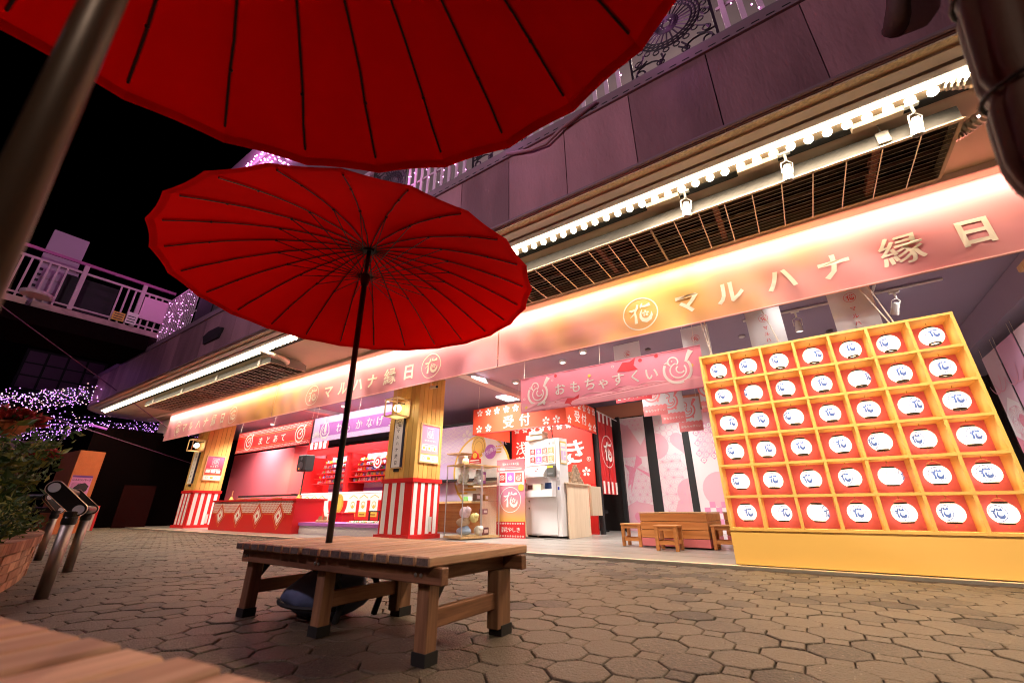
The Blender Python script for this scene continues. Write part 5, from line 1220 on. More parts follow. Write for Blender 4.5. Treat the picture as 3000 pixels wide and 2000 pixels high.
plush((-5.88, 6.99, .16), .115, fz('blue', (.36, .44, .60)), 'pale blue plush lying at the bottom of the showcase', sc=(1.6, .8, .7))
plush((-5.66, 7.18, .17), .10, fz('beige', (.76, .68, .58)), 'beige plush in the right corner of the showcase floor')
for k, (f, z, w_, h, m_, lb) in enumerate(((.68, 1.067, .16, .24, purple_ink, 'purple boxed prize on the right of the top showcase shelf'), (.55, .727, .14, .14, mat('brown_box', (.25, .12, .08), .5), 'brown boxed figure on the second showcase shelf'), (.78, .727, .12, .13, mat('orange_box', (.5, .2, .05), .5), 'orange boxed figure on the second showcase shelf'), (.75, .467, .16, .10, mat('maroon_pack', (.3, .08, .12), .5), 'maroon packaged prize on the lowest glass shelf'), (.78, .075, .18, .14, mat('dark_pack', (.18, .06, .08), .5), 'dark wrapped pack on the showcase floor'))):
    q = B_.lerp(D_, f)+V((-.2, .02, 0)); b = MB().bbox(q.x-.05, q.x+.06, q.y-w_/2, q.y+w_/2, z, z+h, .004); o = one('boxed_prize', b, m_, (q.x, q.y, z), lb, 'box', 'boxed prizes in the glass showcase')
    Print(sideR(q.x+.06), .002).rect(q.y-w_*.35, q.y+w_*.35, z+h*.25, z+h*.75).build('box_window', pink_pale, o)
t = thing('showcase_topper', (-5.75, 7.0, 1.436), 'small red crest shaped sign standing on top of the showcase', 'sign')
MB().prism([(-.15, 0), (.15, 0), (.15, .09), (.10, .11), (.08, .2), (.0, .26), (-.08, .2), (-.10, .11), (-.15, .09)], 6.95, 6.97, lambda u, v, d: (-5.62+u, d, 1.437+v)).build('crest_board', red_p, t)
p = Print(front(6.95, -5.62, 1.437), .002); p.disc(0, .165, .06, 14); p.build('gold_disc', gold_ink, t)
p = Print(front(6.95, -5.62, 1.437), .002)
for k in range(12): p.rect(-.13+.022*k, -.13+.022*k+.014, .012, .03)
p.rect(-.12, .12, .055, .08); p.build('white_marks', white_ink, t)
one('beige_pouch', MB().ball((-5.95, 7.05, 1.51), .085, 10, 7, (1, .7, .9)).lathe([(.03, 0), (.045, .04)], 8, (-5.95, 7.05, 1.58)), cream_ink, (-5.95, 7.05, 1.437), 'soft beige pouch on top of the showcase', 'pouch', smooth=True)
# ---- standing signboard
t = thing('standing_signboard', (-5.3, 7.8, 0), 'tall pink standing signboard with the round crest beside the ticket machine', 'signboard')
sgrad = grad('signboard_print', [(0, (.78, .16, .10)), (.2, (.82, .44, .08)), (.36, (.80, .30, .20)), (.55, (.68, .22, .32)), (.75, (.82, .26, .26)), (1, (.80, .10, .12))], 2, lo=0, hi=1.57, trans=0, rough=.4)
sd = (V((-4.965, 7.842, 0))-V((-5.645, 7.77, 0))).normalized(); sn = V((sd.y, -sd.x, 0)); so = V((-5.645, 7.77, 0))
MB().prism([(0, 0), (.685, 0), (.685, 1.57), (0, 1.57)], 0, -.02, lambda u, v, d: tuple(so+sd*u+V((0, 0, v+.011))+sn*d)).build('board', sgrad, t)
fn = plane(so+V((0, 0, .011)), sd, (0, 0, 1), sn)
p = Print(fn, .002); p.rect(0, .685, 0, .31); p.build('red_foot_print', red_ink, t)
p = Print(fn, .003); p.hana(.34, .74, .25, rw=.05)
for k in range(11):
    for v in (.035, .275): p.flower(.05+.0585*k, v, .021)
p.text('花やしき', .38, .155, .095, .03, pitch=.098); p.text('浅草', .155, .155, .05, .02, vertical=True, pitch=.055)
p.hana(.17, 1.47, .035); p.hana(.52, 1.47, .035); p.text('マルハナ縁日', .345, 1.47, .04, .01, pitch=.05)
p.rect(.04, .20, 1.345, 1.385); p.rect(.22, .62, 1.355, 1.372); p.rect(.02, .62, 1.40, 1.404)
p.rect(.02, .665, 1.03, 1.31); p.build('white_print', white_ink, t)
for k, (m_, fnm) in enumerate(((red_ink, 'target'), (purple_ink, 'hoop'), (mat('coral_ink', (.80, .16, .12), .6), 'duck'))):
    q = Print(fn, .005); q.rect(.05+.205*k, .225+.205*k, 1.09, 1.29); q.build('game_tile', m_, t)
    q = Print(fn, .008); getattr(q, fnm)(.137+.205*k, 1.185, .06); q.build('game_emblem', white_ink, t)
p = Print(fn, .006); p.disc(.60, .98, .07); p.build('gold_spot', gold_ink, t)
# ---- ticket machine
def machine():
    t = thing('ticket_machine', (-4.7, 8.3, 0), 'white ticket vending machine in front of the pale wood counter', 'ticket machine')
    o = V((-5.135, 8.165, 0)); d = V((.9915, -.13, 0)).normalized(); n = V((d.y, -d.x, 0)); Wd = .93; D = .30   # n faces the lane
    F = lambda u, v, w_: tuple(o+d*u+V((0, 0, v))+n*w_)
    def pr(poly, a, b_, nm, m_): return MB().prism(poly, a, b_, F).build(nm, m_, t)
    wm = mat('machine_white', (.76, .74, .72), .35, coat=.3)
    pr([(0, .06), (Wd, .06), (Wd, 1.99), (0, 1.99)], -D, 0, 'cabinet', wm)
    pr([(.012, .085), (Wd-.10, .085), (Wd-.10, .96), (.012, .96)], .001, .014, 'lower_door', wm)
    pr([(.012, 1.45), (Wd-.10, 1.45), (Wd-.10, 1.96), (.012, 1.96)], .001, .016, 'button_panel', mat('panel_white', (.82, .79, .72), .4))
    MB().add([F(*q) for q in ((-.01, 1.30, .0), (.62, 1.30, 0), (.62, 1.42, 0), (-.01, 1.42, 0), (-.01, 1.20, .17), (.62, 1.20, .17), (.62, 1.27, .17), (-.01, 1.27, .17), (-.01, 1.18, 0), (.62, 1.18, 0))], [(3, 2, 6, 7), (7, 6, 5, 4), (4, 5, 9, 8), (2, 1, 5, 6), (1, 9, 5), (3, 7, 4, 0), (0, 4, 8)]).build('coin_console', wm, t)
    c = V(F(-.01, 1.42, 0)); e = V(F(-.01, 1.27, .17)); sl_ = (e-c).normalized(); nn = d.cross(-sl_).normalized(); nn = nn if nn.z > 0 else -nn
    fs = plane(c, d, -sl_, nn)
    q = Print(fs, .003); q.rect(.12, .32, -.19, -.05); q.build('display', mat('grey_display', (.25, .30, .38), .2), t)
    q = Print(fs, .003); q.rect(.36, .42, -.11, -.05); q.rect(.36, .42, -.19, -.13); q.build('red_marks', red_ink, t)
    q = Print(fs, .003); q.rect(.45, .56, -.1, -.08); q.rect(.45, .52, -.15, -.13); q.rect(.58, .60, -.18, -.06); q.build('small_marks', mat('grey_mark', (.2, .2, .2), .5), t)
    pr([(.66, 1.20), (.83, 1.20), (.83, 1.42), (.66, 1.42)], .001, .09, 'bill_slot', mat('slot_dark', (.10, .10, .09), .4)); pr([(.67, 1.37), (.82, 1.37), (.82, 1.41), (.67, 1.41)], .091, .096, 'slot_label', mat('yellow_label', (.75, .60, .05), .5)); pr([(.68, 1.24), (.81, 1.24), (.81, 1.27), (.68, 1.27)], .091, .096, 'slot_mouth', mat('grey_mark'))
    pr([(-.01, .80), (.83, .80), (.83, .84), (-.01, .84)], .001, .17, 'tray_floor', wm); pr([(-.01, .841), (.83, .841), (.83, .93), (-.01, .93)], .15, .17, 'tray_lip', wm)
    for a in (-.01, .81): pr([(a, .841), (a+.02, .841), (a+.02, 1.10), (a, 1.10)], .001, .149, 'tray_cheek', wm)
    pr([(.06, .88), (.24, .88), (.24, 1.05), (.06, 1.05)], .001, .004, 'ticket_slot', mat('rust_dark', (.12, .05, .03), .5)); pr([(.27, .90), (.49, .90), (.49, 1.06), (.27, 1.06)], .001, .10, 'paper_stack', cream_ink); pr([(.53, .90), (.70, .90), (.70, 1.08), (.53, 1.08)], .001, .006, 'blue_leaflet', mat('blue_leaflet', (.02, .05, .14), .4))
    fn = plane(F(0, 0, .016), d, (0, 0, 1), n); p = Print(fn, .002)
    cols = (red_ink, purple_ink, mat('coral_ink'), mat('tangerine_ink', (.82, .35, .15), .6)); nm = ('target', 'hoop', 'duck', 'duck')
    for j in range(2):
        for k in range(4): a = .15+.168*k; v = 1.66-.17*j; q = Print(fn, .003); q.rect(a, a+.152, v-.0, v+.145); q.build('button_tile', cols[k], t); g_ = Print(fn, .006); getattr(g_, nm[k])(a+.076, v+.085, .038); g_.rect(a+.02, a+.13, v+.012, v+.026); g_.build('tile_emblem', white_ink, t)
    p = Print(fn, .002); p.hana(.22, 1.885, .045); p.text('マルハナ縁日', .55, 1.885, .062, .012, pitch=.095); p.rect(.13, .16, 1.884, 1.887); p.rect(.86-.04, .86-.01, 1.884, 1.887)
    for k in range(3): p.rect(.57, .80-.04*k, 1.62-.17-.0-.02+.0*k-.030*k-.08+.1, 1.628-.17-.02-.030*k-.08+.1)
    p.build('black_print', mat('grey_mark'), t)
    for k in range(3): pr([(.14, 1.44-.0-.07*k-.012+.04), (.50, 1.44-.07*k-.012+.04), (.50, 1.445-.07*k-.012+.04), (.14, 1.445-.07*k-.012+.04)], .0165, .018, 'panel_groove', mat('grey_mark')) if k == 0 else None
    q = Print(plane(F(0, 0, 0), d, (0, 0, 1), n), .003); q.rect(.86, .90, .93, .99); q.build('blue_sticker', mat('cobalt', (.02, .05, .4), .4), t)
    q = Print(plane(F(0, 0, 0), d, (0, 0, 1), n), .003); q.rect(.84, .92, 1.02, 1.12); q.rect(.85, .92, 1.24, 1.32); q.rect(.85, .90, 1.14, 1.18); q.build('grey_sticker', mat('sticker_grey', (.5, .48, .46), .5), t)
    for v in (.72, .58): MB().tube([F(.10, v, .014), F(.10, v, .022)], .018, 12).build('lock', steel, t)
    for u in (.05, .80): pr([(u-.03, .011), (u+.05, .011), (u+.05, .06), (u-.03, .06)], -.25, -.03, 'foot', black_matte); pr([(u-.18, .0105), (u+.22, .0105), (u+.22, .02), (u-.18, .02)], -.1, .22, 'floor_plate', grey_metal)
    # notice on the right flank
    fr_ = plane(F(Wd, 0, 0), -n, (0, 0, 1), d); p = Print(fr_, .012); p.rect(.02, .25, 1.45, 1.92); p.build('notice_sheet', gold_ink, t); p = Print(fr_, .014); p.rect(.035, .235, 1.47, 1.89); p.build('notice_paper', white_ink, t)
    p = Print(fr_, .016); p.rect(.05, .13, 1.53, 1.72); p.rect(.15, .22, 1.53, 1.60); p.rect(.15, .22, 1.63, 1.72); p.rect(.05, .22, 1.78, 1.81); p.build('notice_pictures', purple_pale, t)
    return t
machine()
t = thing('box_on_machine', (-4.9, 8.2, 1.99), 'cream box and security camera on a bent arm atop the ticket machine', 'camera')
MB().bbox(-5.05, -4.62, 8.05, 8.35, 1.992, 2.10, .01).build('cream_box', cream_ink, t); MB().bbox(-4.95, -4.6, 8.02, 8.3, 2.101, 2.17, .01).build('cream_lid', cream_ink, t)
MB().tube([(-4.45, 8.2, 1.99), (-4.46, 8.2, 2.38), (-4.50, 8.18, 2.46), (-4.62, 8.1, 2.48), (-4.74, 8.05, 2.47)], .016, 8).build('camera_arm', steel, t)
MB().tube([(-4.86, 8.05, 2.44), (-4.68, 8.05, 2.47)], .035, 12).build('camera_body', white_p, t)
# ---- reception: red canopy cloths, red back wall, counter
def rcloth(P0, P1, z0, z1, nm):
    d = V((*P1[:2], 0))-V((*P0[:2], 0)); L_ = d.length; d.normalize(); n = V((d.y, -d.x, 0)); MBx = MB().prism([(0, z0), (L_, z0), (L_, z1), (0, z1)], 0, -.012, lambda u, v, w_: tuple(V((*P0[:2], 0))+d*u+V((0, 0, v))+n*w_)); return MBx, plane((P0[0], P0[1], 0), d, (0, 0, 1), n), L_
t = thing('reception_canopy', (-5.2, 8.4, 2.26), 'red hanging reception canopy with white cherry blossoms, front and side cloths', 'canopy')
rpr = mat('vermilion_cloth', (.80, .085, .03), .7, trans=.2)
mbx, fn, L_ = rcloth((-6.54, 8.0), (-4.0, 8.0), 2.26, 2.88, 0); mbx.build('front_cloth', rpr, t)
p = Print(fn, .003)
for x in (-6.35, -6.09, -5.83, -5.55, -5.29, -5.03, -4.77, -4.5, -4.24): p.flower(x+6.54, 2.765, .095)
for x in (-6.36, -6.08, -4.48, -4.22): p.flower(x+6.54, 2.375, .10)
p.text('受', 1.05, 2.46, .29, .03); p.text('付', 1.50, 2.46, .29, .03); p.build('white_print', cloth_ink, t)
mbx, fn, L_ = rcloth((-3.985, 8.0), (-3.985, 9.6), 2.26, 2.88, 0); mbx.build('side_cloth', rpr, t)
p = Print(fn, .003)
for k in range(6): p.flower(.15+.27*k, 2.765, .095)
for k in (0, 4, 5): p.flower(.15+.27*k, 2.375, .10)
p.text('受', .55, 2.50, .27, .03); p.text('付', .92, 2.50, .27, .03); p.build('white_print', cloth_ink, t)
Bx(-6.56, -6.545, 8.0, 9.6, 2.26, 2.88).build('left_cloth', rpr, t)
wr = MB()
for x in (-6.4, -5.2, -4.1): wr.tube([(x, 8.0, 2.88), (x+.02, 8.0, 3.45)], .003, 4)
wr.build('hanging_wire', wire_m, t)
for a, b_ in (((-6.54, 8.0, 2.255), (-3.985, 8.0, 2.255)), ((-3.985, 8.0, 2.255), (-3.985, 9.6, 2.255))): MB().tube([a, b_], .012, 6).build('hem_rod', red_p, t)
t = thing('reception_wall', (-5.5, 9.9, 0), 'red reception wall with white brush lettering and blossoms above the counter', 'wall')
Bx(-6.68, -4.24, 9.9, 9.95, 1.13, 2.95).build('red_panel', red_print, t)
for k in range(13): Bx(-6.68+.188*k, -6.68+.188*(k+1)-.002, 9.9, 9.95, .011, 1.128).build('stripe_panel', mat('cream_panel', (.78, .66, .45), .6) if k % 2 else red_p, t)
fn = front(9.9); p = Print(fn, .003)
for k in range(9): p.flower(-6.5+.27*k, 2.62, .10)
p.flower(-4.45, 1.42, .12); p.flower(-4.75, 1.36, .08)
p.text('浅', -6.36, 2.12, .36, .03); p.text('草', -6.36, 1.72, .36, .03); p.text('花や', -5.75, 1.75, .5, .04, pitch=.52)
p.text('し', -5.0, 1.85, .62, .05); p.text('き', -4.72, 1.92, .62, .05); p.ring(-4.36, 1.72, .05, .01, 14); p.text('R', -4.36, 1.72, .07, .01); p.build('white_letter_print', white_ink, t)
t = thing('reception_counter', (-4.4, 8.9, 0), 'pale ash reception counter behind the ticket machine', 'counter')
Bx(-6.62, -4.14, 8.48, 9.25, .011, 1.05).build('counter_body', pale_wood, t); Bx(-4.16, -4.138, 8.20, 8.479, .011, 1.05).build('side_panel', pale_wood, t)
Bx(-6.62, -4.10, 8.16, 9.3, 1.051, 1.08).build('counter_top', pale_wood, t)
Bx(-4.16, -4.10, 9.32, 9.88, .42, 1.05).build('flap_panel', pale_wood, t)
bx_m = mat('kraft_carton', (.40, .28, .18), .7, var=.3, vscale=4); cm = MB().bbox(-.033, .033, -.042, .042, 0, .046, .004).mesh('small_carton', bx_m)
for lay in range(8):
    n_ = 7-lay*.75
    for i in range(int(n_)):
        for j in range(2 if lay < 5 else 1):
            o = bpy.data.objects.new('small_carton', cm); C.objects.link(o); o.location = (-4.20-.0-.096*j-.0, 8.62+.096*(i-n_/2)+.2+rp.gauss(0, .003), 1.082+.05*lay); o.rotation_euler = (0, 0, rp.gauss(0, .07))
            tag(o, 'small kraft carton in the pyramid on the reception counter', 'carton', 'pyramid of small cartons on the counter')
# ---- black posts, noren curtain, doorway
for x, y, lb, wd, zt in ((-4.22, 9.98, 'black post between the reception wall and the red doorway curtain', .09, 3.0), (-4.19, 11.55, 'black post at the far side of the red doorway curtain', .10, 3.02)):
    one('black_post', Bx(x, x+wd, y, y+.09, .011, zt), black_matte, (x, y, 0), lb, 'post')
t = thing('doorway_curtain', (-4.15, 10.6, .9), 'red doorway curtain with white crest and striped ends', 'curtain')
MB().tube([(-4.14, 10.05, 2.93), (-4.14, 11.5, 2.90)], .012, 8).build('curtain_rod', white_p, t)
for k, (a, b_) in enumerate(((10.08, 10.60), (10.62, 11.12))):
    m = MB(); n = 14
    for i in range(n+1):
        for j in range(9): y = a+(b_-a)*i/n; z = .90+2.0*j/8; m.v.append((-4.15+.02*sin(22*y)*(1-j/9), y, z))
    m.f = [(i*9+j, (i+1)*9+j, (i+1)*9+j+1, i*9+j+1) for i in range(n) for j in range(8)]; m.build('curtain_half', red_p, t, smooth=True)
fn = sideR(-4.125); p = Print(fn, .003)
for k in range(4):
    p.rect(10.13+.27*k, 10.25+.27*k, 2.66, 2.9); p.rect(10.13+.27*k, 10.25+.27*k, .91, 1.2)
p.hana(10.6, 1.95, .40, rw=.05); p.build('white_print', white_ink, t)
t = thing('office_chair', (-4.6, 10.8, 0), 'dark office chair glimpsed behind the doorway curtain', 'chair')
MB().bbox(-4.85, -4.4, 10.5, 11.0, .45, .53, .02).build('seat', black_matte, t); MB().bbox(-4.9, -4.8, 10.5, 11.0, .55, 1.0, .02).build('backrest', black_matte, t); MB().tube([(-4.6, 10.75, .06), (-4.6, 10.75, .45)], .03, 8).build('column', steel, t)
for a in range(5): MB().tube([(-4.6, 10.75, .08), (-4.6+.28*cos(a*1.256), 10.75+.28*sin(a*1.256), .05)], .02, 6).build('leg', black_matte, t)
# ---- pink patterned wall panels between black pilasters
PZ = 11.76
def rect_in(x0, x1, z0, z1): return lambda x, z: x0 < x < x1 and z0 < z < z1
def wallpanel(x0, x1, label, seed):
    t = thing('printed_wall_panel', ((x0+x1)/2, PZ, .01), label, 'wall panel', 'pale pink patterned panels on the back wall')
    Bx(x0, x1, PZ, PZ+.04, .011, 3.0).build('panel_board', mat('panel_base', (.78, .66, .66), .5), t)
    return t, front(PZ)
def clipped(p, x0, x1, shape):     # polygon clipped to the panel's sides
    out = []
    for bound, keep in ((x0, 1), (x1, -1)):
        out = []; n = len(shape)
        for i in range(n):
            a, b_ = shape[i], shape[(i+1) % n]; ia = keep*(a[0]-bound) >= 0; ib = keep*(b_[0]-bound) >= 0
            if ia: out.append(a)
            if ia != ib: f = (bound-a[0])/(b_[0]-a[0]); out.append((bound, a[1]+f*(b_[1]-a[1])))
        shape = out
        if len(shape) < 3: return
    p.poly(shape)
circ = lambda cx, cy, r, n=26, ry=None: [(cx+r*cos(2*pi*k/n), cy+(ry or r)*sin(2*pi*k/n)) for k in range(n)]
heart = lambda cx, cy, r: [(cx+r*.0625*16*sin(a)**3, cy+r*.0625*(13*cos(a)-5*cos(2*a)-2*cos(3*a)-cos(4*a))) for a in [2*pi*k/30 for k in range(30)]]
t, fn = wallpanel(-4.17, -3.44, 'pale pink wall panel with a ribbon and hemp leaf stars, right of the doorway curtain', 1); a, b_ = -4.165, -3.445
p = Print(fn, .002); clipped(p, a, b_, [(-4.2, .02), (-3.4, .02), (-3.4, .65), (-3.9, .75), (-4.2, .6)]); clipped(p, a, b_, heart(-4.2, 2.3, .45)); clipped(p, a, b_, [(-4.2, 1.9), (-3.4, 1.9), (-3.4, 2.5), (-3.6, 2.2), (-3.9, 2.75), (-4.2, 2.9)]); p.build('blush_shapes', mat('blush', (.78, .42, .47), .6), t)
p = Print(fn, .004); clipped(p, a, b_, [(-3.75, 1.95), (-3.62, 1.85), (-3.62, 1.72), (-3.80, 1.60), (-3.45, 1.35), (-3.45, 1.45), (-3.78, 1.62), (-3.85, 1.45), (-4.0, .95), (-3.98, 1.2), (-4.08, 1.1), (-4.0, 1.5), (-4.12, 1.72), (-3.85, 1.62)]); clipped(p, a, b_, heart(-3.75, .32, .22)); p.build('ribbon_shape', mat('rose_ink', (.78, .28, .38), .6), t)
p = Print(fn, .006); p.asanoha(lambda x, z: (x+3.78)**2+(z-1.15)**2 < .3 or (x+4.0)**2+(z-1.7)**2 < .06, a, b_, .05, 2.2, .2, .006); p.asanoha(lambda x, z: 2.55 < z < 2.98, a, b_, 2.5, 2.99, .16, .005); p.build('star_lines', pink_line, t)
one('black_pilaster', Bx(-3.438, -3.185, PZ-.02, PZ+.06, .011, 2.99), black_matte, (-3.3, PZ, 0), 'wide black pilaster left of the hemp leaf panel', 'pilaster')
t, fn = wallpanel(-3.183, -2.47, 'pale pink wall panel covered with large hemp leaf stars, behind the wooden tub', 2); a, b_ = -3.18, -2.475
p = Print(fn, .002); clipped(p, a, b_, circ(-2.45, .95, .34)); clipped(p, a, b_, [(-2.5, .4), (-2.95, .35), (-2.8, .75), (-2.6, .85), (-2.47, .7)]); clipped(p, a, b_, circ(-3.2, 2.15, .35)); clipped(p, a, b_, heart(-2.45, 2.2, .35)); p.build('blush_shapes', mat('blush'), t)
p = Print(fn, .005); p.asanoha(lambda x, z: z < 1.9, a, b_, .1, 1.95, .235, .006); p.build('star_lines', pink_line, t)
p = Print(fn, .005)
for i in range(5):
    for j in range(4):
        cx, cy = -3.1+.16*i, 2.3+.16*j
        if cy < 2.98 and cx < -2.52: p.ring(cx, cy, .078, .008, 14)
p.build('ring_lines', pink_line, t)
one('black_pilaster', Bx(-2.468, -2.30, PZ-.02, PZ+.06, .011, 2.99), black_matte, (-2.38, PZ, 0), 'narrow black pilaster right of the hemp leaf panel', 'pilaster')
t, fn = wallpanel(-2.298, -.6, 'pale wall panel with pink dotted squares above and a checkerboard below, beside the lantern rack', 3); a, b_ = -2.29, -.61
p = Print(fn, .002); clipped(p, a, b_, circ(-1.75, 1.0, .42)); clipped(p, a, b_, [(-2.3, 2.6), (-1.0, 2.6), (-1.0, 2.99), (-2.3, 2.99)]); p.build('blush_shapes', mat('blush'), t)
p = Print(fn, .004)
for i in range(12):
    for j in range(4):
        if (i+j) % 2 == 0: p.rect(-2.2+.13*i, -2.07+.13*i, .20+.13*j, .33+.13*j)
for i in range(9):
    for j in range(8):
        cx, cy = -2.2+.17*i+(.085 if j % 2 else 0), 1.75+.13*j-.04*i
        if cx < -1.0 and cy < 2.9 and cy > 1.7 and cx > -2.2: p.poly([(cx-.085, cy), (cx, cy-.09), (cx+.085, cy), (cx, cy+.09)])
p.build('checker_print', mat('checker_ink', (.70, .26, .42), .6), t)
p = Print(fn, .007)
for i in range(9):
    for j in range(8):
        cx, cy = -2.2+.17*i+(.085 if j % 2 else 0), 1.75+.13*j-.04*i
        if cx < -1.0 and cy < 2.9 and cy > 1.7 and cx > -2.2: p.ring(cx, cy, .035, .03, 8)
p.build('square_centres', white_ink, t)
one('black_upright', Bx(-2.9, -2.78, 11.0, 11.1, 3.01, 3.44), black_matte, (-2.85, 11, 3), 'short black upright above the patterned panels under the ceiling', 'post')
# ================================================================== wooden tubs and stools
def tub(x0, x1, y0, y1, label):
    t = thing('wooden_tub', ((x0+x1)/2, (y0+y1)/2, .01), label, 'tub', 'orange pine tubs for toy scooping'); pk_ = mat('pink_painted_board', (.70, .20, .22), .6)
    bh = .118
    for k in range(4):
        z0 = .03+k*bh; m_ = pk_ if k == 0 else pine
        MB().bbox(x0, x1, y0, y0+.03, z0+.003, z0+bh-.003, .004).build('board', m_, t); MB().bbox(x0, x1, y1-.03, y1, z0+.003, z0+bh-.003, .004).build('board', m_, t)
        for x in (x0, x1-.03): MB().bbox(x+.0, x+.03, y0+.031, y1-.031, z0+.003, z0+bh-.003, .004).build('board', m_, t)
    MB().bbox(x0-.01, x1+.01, y0-.01, y0+.05, .503, .515, .002).build('rim_board', light_wood, t); MB().bbox(x0-.01, x1+.01, y1-.05, y1+.01, .503, .515, .002).build('rim_board', light_wood, t)
    for a in ((x0+.01, x1-.01, y0+.031, y0+.034), (x0+.01, x1-.01, y1-.034, y1-.031)): Bx(*a, .034, .49).build('lining', mat('tub_lining', (.05, .02, .008), .8), t)
    Bx(x0+.031, x1-.031, y0+.036, y1-.036, .30, .31).build('water_liner', mat('liner_blue', (.30, .42, .48), .15), t)
tub(-2.33, -1.33, 7.12, 8.3, 'large orange pine tub with a pink bottom board, left of the lantern rack'); tub(-1.28, -.2, 8.35, 9.5, 'second pine tub half hidden behind the lantern rack')
def stool(x, y, label, w_=.34, d=.32, h=.345, rz=0):
    t = thing('wooden_stool', (x, y, .011), label, 'stool', 'square pine stools around the tubs')
    for k in range(1): MB().bbox(x-w_/2, x+w_/2, y-d/2, y+d/2, h-.025, h, .004).build('seat', pine, t)
    for a in (-1, 1):
        for b_ in (-1, 1): cx = x+a*(w_/2-.035); cy = y+b_*(d/2-.03); MB().bbox(cx-.024, cx+.024, cy-.024, cy+.024, .011, h-.0255, .003).build('leg', pine, t)
    for b_ in (-1, 1): cy = y+b_*(d/2-.03); MB().bbox(x-w_/2+.06, x+w_/2-.06, cy-.01, cy+.01, h-.07, h-.026, .002).build('apron', pine, t); MB().bbox(x-w_/2+.06, x+w_/2-.06, cy-.012, cy+.012, .09, .14, .002).build('stretcher', pine, t)
    for a in (-1, 1): cx = x+a*(w_/2-.035); MB().bbox(cx-.01, cx+.01, y-d/2+.055, y+d/2-.055, .10, .15, .002).build('side_stretcher', pine, t)
stool(-2.50, 7.28, 'square pine stool at the left end of the large tub'); stool(-1.82, 6.79, 'square pine stool standing in front of the large tub'); stool(-1.14, 7.30, 'square pine stool between the large tub and the lantern rack')
# ================================================================== LANTERN RACK
t = thing('lantern_rack', (.375, 5.6, .012), 'golden shelf rack of forty two cells with coral backs, each holding a lit lantern', 'rack')
RX0, RX1, RY, RZ0, RZ1 = -.80, 1.552, 5.468, .347, 2.365; D_ = .29; NC, NR_ = 7, 6; TH = .026
cw = (RX1-RX0-TH)/NC; ch_ = (RZ1-RZ0-TH)/NR_
MB().bbox(RX0, RX1, RY+.004, RY+D_+.05, .018, RZ0-.002, .003).build('plinth', rack_paint, t)
Bx(RX0+TH, RX1-TH, RY+D_, RY+D_+.012, RZ0+.01, RZ1-.01).build('coral_back', rack_red, t)
for k in range(NR_+1): z = RZ0+k*ch_; Bx(RX0+(0 if k in (0, NR_) else .001), RX1-(0 if k in (0, NR_) else .001), RY-(.004 if k == 0 else 0), RY+D_-.001+(.03 if k in (0, NR_) else 0), z, z+TH).build('shelf_board', rack_paint, t)
for k in range(NC+1):
    x = RX0+k*cw
    for j in range(NR_): z = RZ0+j*ch_+TH; Bx(x, x+TH, RY+.002, RY+D_-.001, z+.0003, z+ch_-TH-.0003).build('divider', rack_paint, t)
for x in (RX0+.05, RX1-.12): Bx(x, x+.07, RY+.05, RY+.25, .0095, .0175).build('glide_foot', black_matte, t)
# one lantern, built round its own hook point
paper = bpy.data.materials.new('lit_lantern_paper'); paper.use_nodes = True
def _paper():
    N = paper.node_tree.nodes; L = paper.node_tree.links; b = N['Principled BSDF']; b.inputs['Base Color'].default_value = (.85, .78, .66, 1)
    tc = N.new('ShaderNodeTexCoord'); sp = N.new('ShaderNodeSeparateXYZ'); L.new(tc.outputs['Object'], sp.inputs[0])
    at = N.new('ShaderNodeMath'); at.operation = 'ARCTAN2'; L.new(sp.outputs[0], at.inputs[0]); L.new(sp.outputs[1], at.inputs[1])
    m1 = N.new('ShaderNodeMath'); m1.operation = 'MULTIPLY'; m1.inputs[1].default_value = 8; L.new(at.outputs[0], m1.inputs[0])
    sn = N.new('ShaderNodeMath'); sn.operation = 'COSINE'; L.new(m1.outputs[0], sn.inputs[0])
    mr = N.new('ShaderNodeMapRange'); mr.inputs[1].default_value = .94; mr.inputs[2].default_value = 1; mr.inputs[3].default_value = 1; mr.inputs[4].default_value = .45; L.new(sn.outputs[0], mr.inputs[0])
    z = N.new('ShaderNodeMapRange'); z.inputs[1].default_value = -.24; z.inputs[2].default_value = -.07; z.inputs[3].default_value = 1.25; z.inputs[4].default_value = .72; L.new(sp.outputs[2], z.inputs[0])
    mm = N.new('ShaderNodeMath'); mm.operation = 'MULTIPLY'; L.new(mr.outputs[0], mm.inputs[0]); L.new(z.outputs[0], mm.inputs[1])
    m3 = N.new('ShaderNodeMath'); m3.operation = 'MULTIPLY'; m3.inputs[1].default_value = 1.3; L.new(mm.outputs[0], m3.inputs[0])
    b.inputs['Emission Color'].default_value = (1, .86, .66, 1); L.new(m3.outputs[0], b.inputs['Emission Strength'])
_paper()
blue_ink = mat('blue_lantern_ink', (.05, .09, .30), .7, emit=(.17, .25, .50), es=.5)
cap_m = mat('lantern_cap', (.035, .025, .015), .35, .3); brass_m = mat('hook_brass', (.5, .3, .1), .35, .9)
LR, LZ = .096, -.150       # largest radius, centre height below the hook
def lprof(z):               # radius at height z (relative to centre)
    return LR*max(.05, 1-(abs(z)/.093)**2.15)**.5
lm = MB(); nz, na = 24, 28
for i in range(nz+1):
    z = -.078+.156*i/nz
    for k in range(na): r = lprof(z)-(.0026 if i % 2 else 0); lm.v.append((r*cos(2*pi*k/na), r*sin(2*pi*k/na), LZ+z))
lm.f = [(i*na+k, i*na+(k+1) % na, (i+1)*na+(k+1) % na, (i+1)*na+k) for i in range(nz) for k in range(na)]
lt = thing('paper_lantern', (0, 0, 0), 'x', 'lantern', 'lit white paper lanterns in the golden rack')
lm.build('paper_shade', paper, lt, smooth=False)
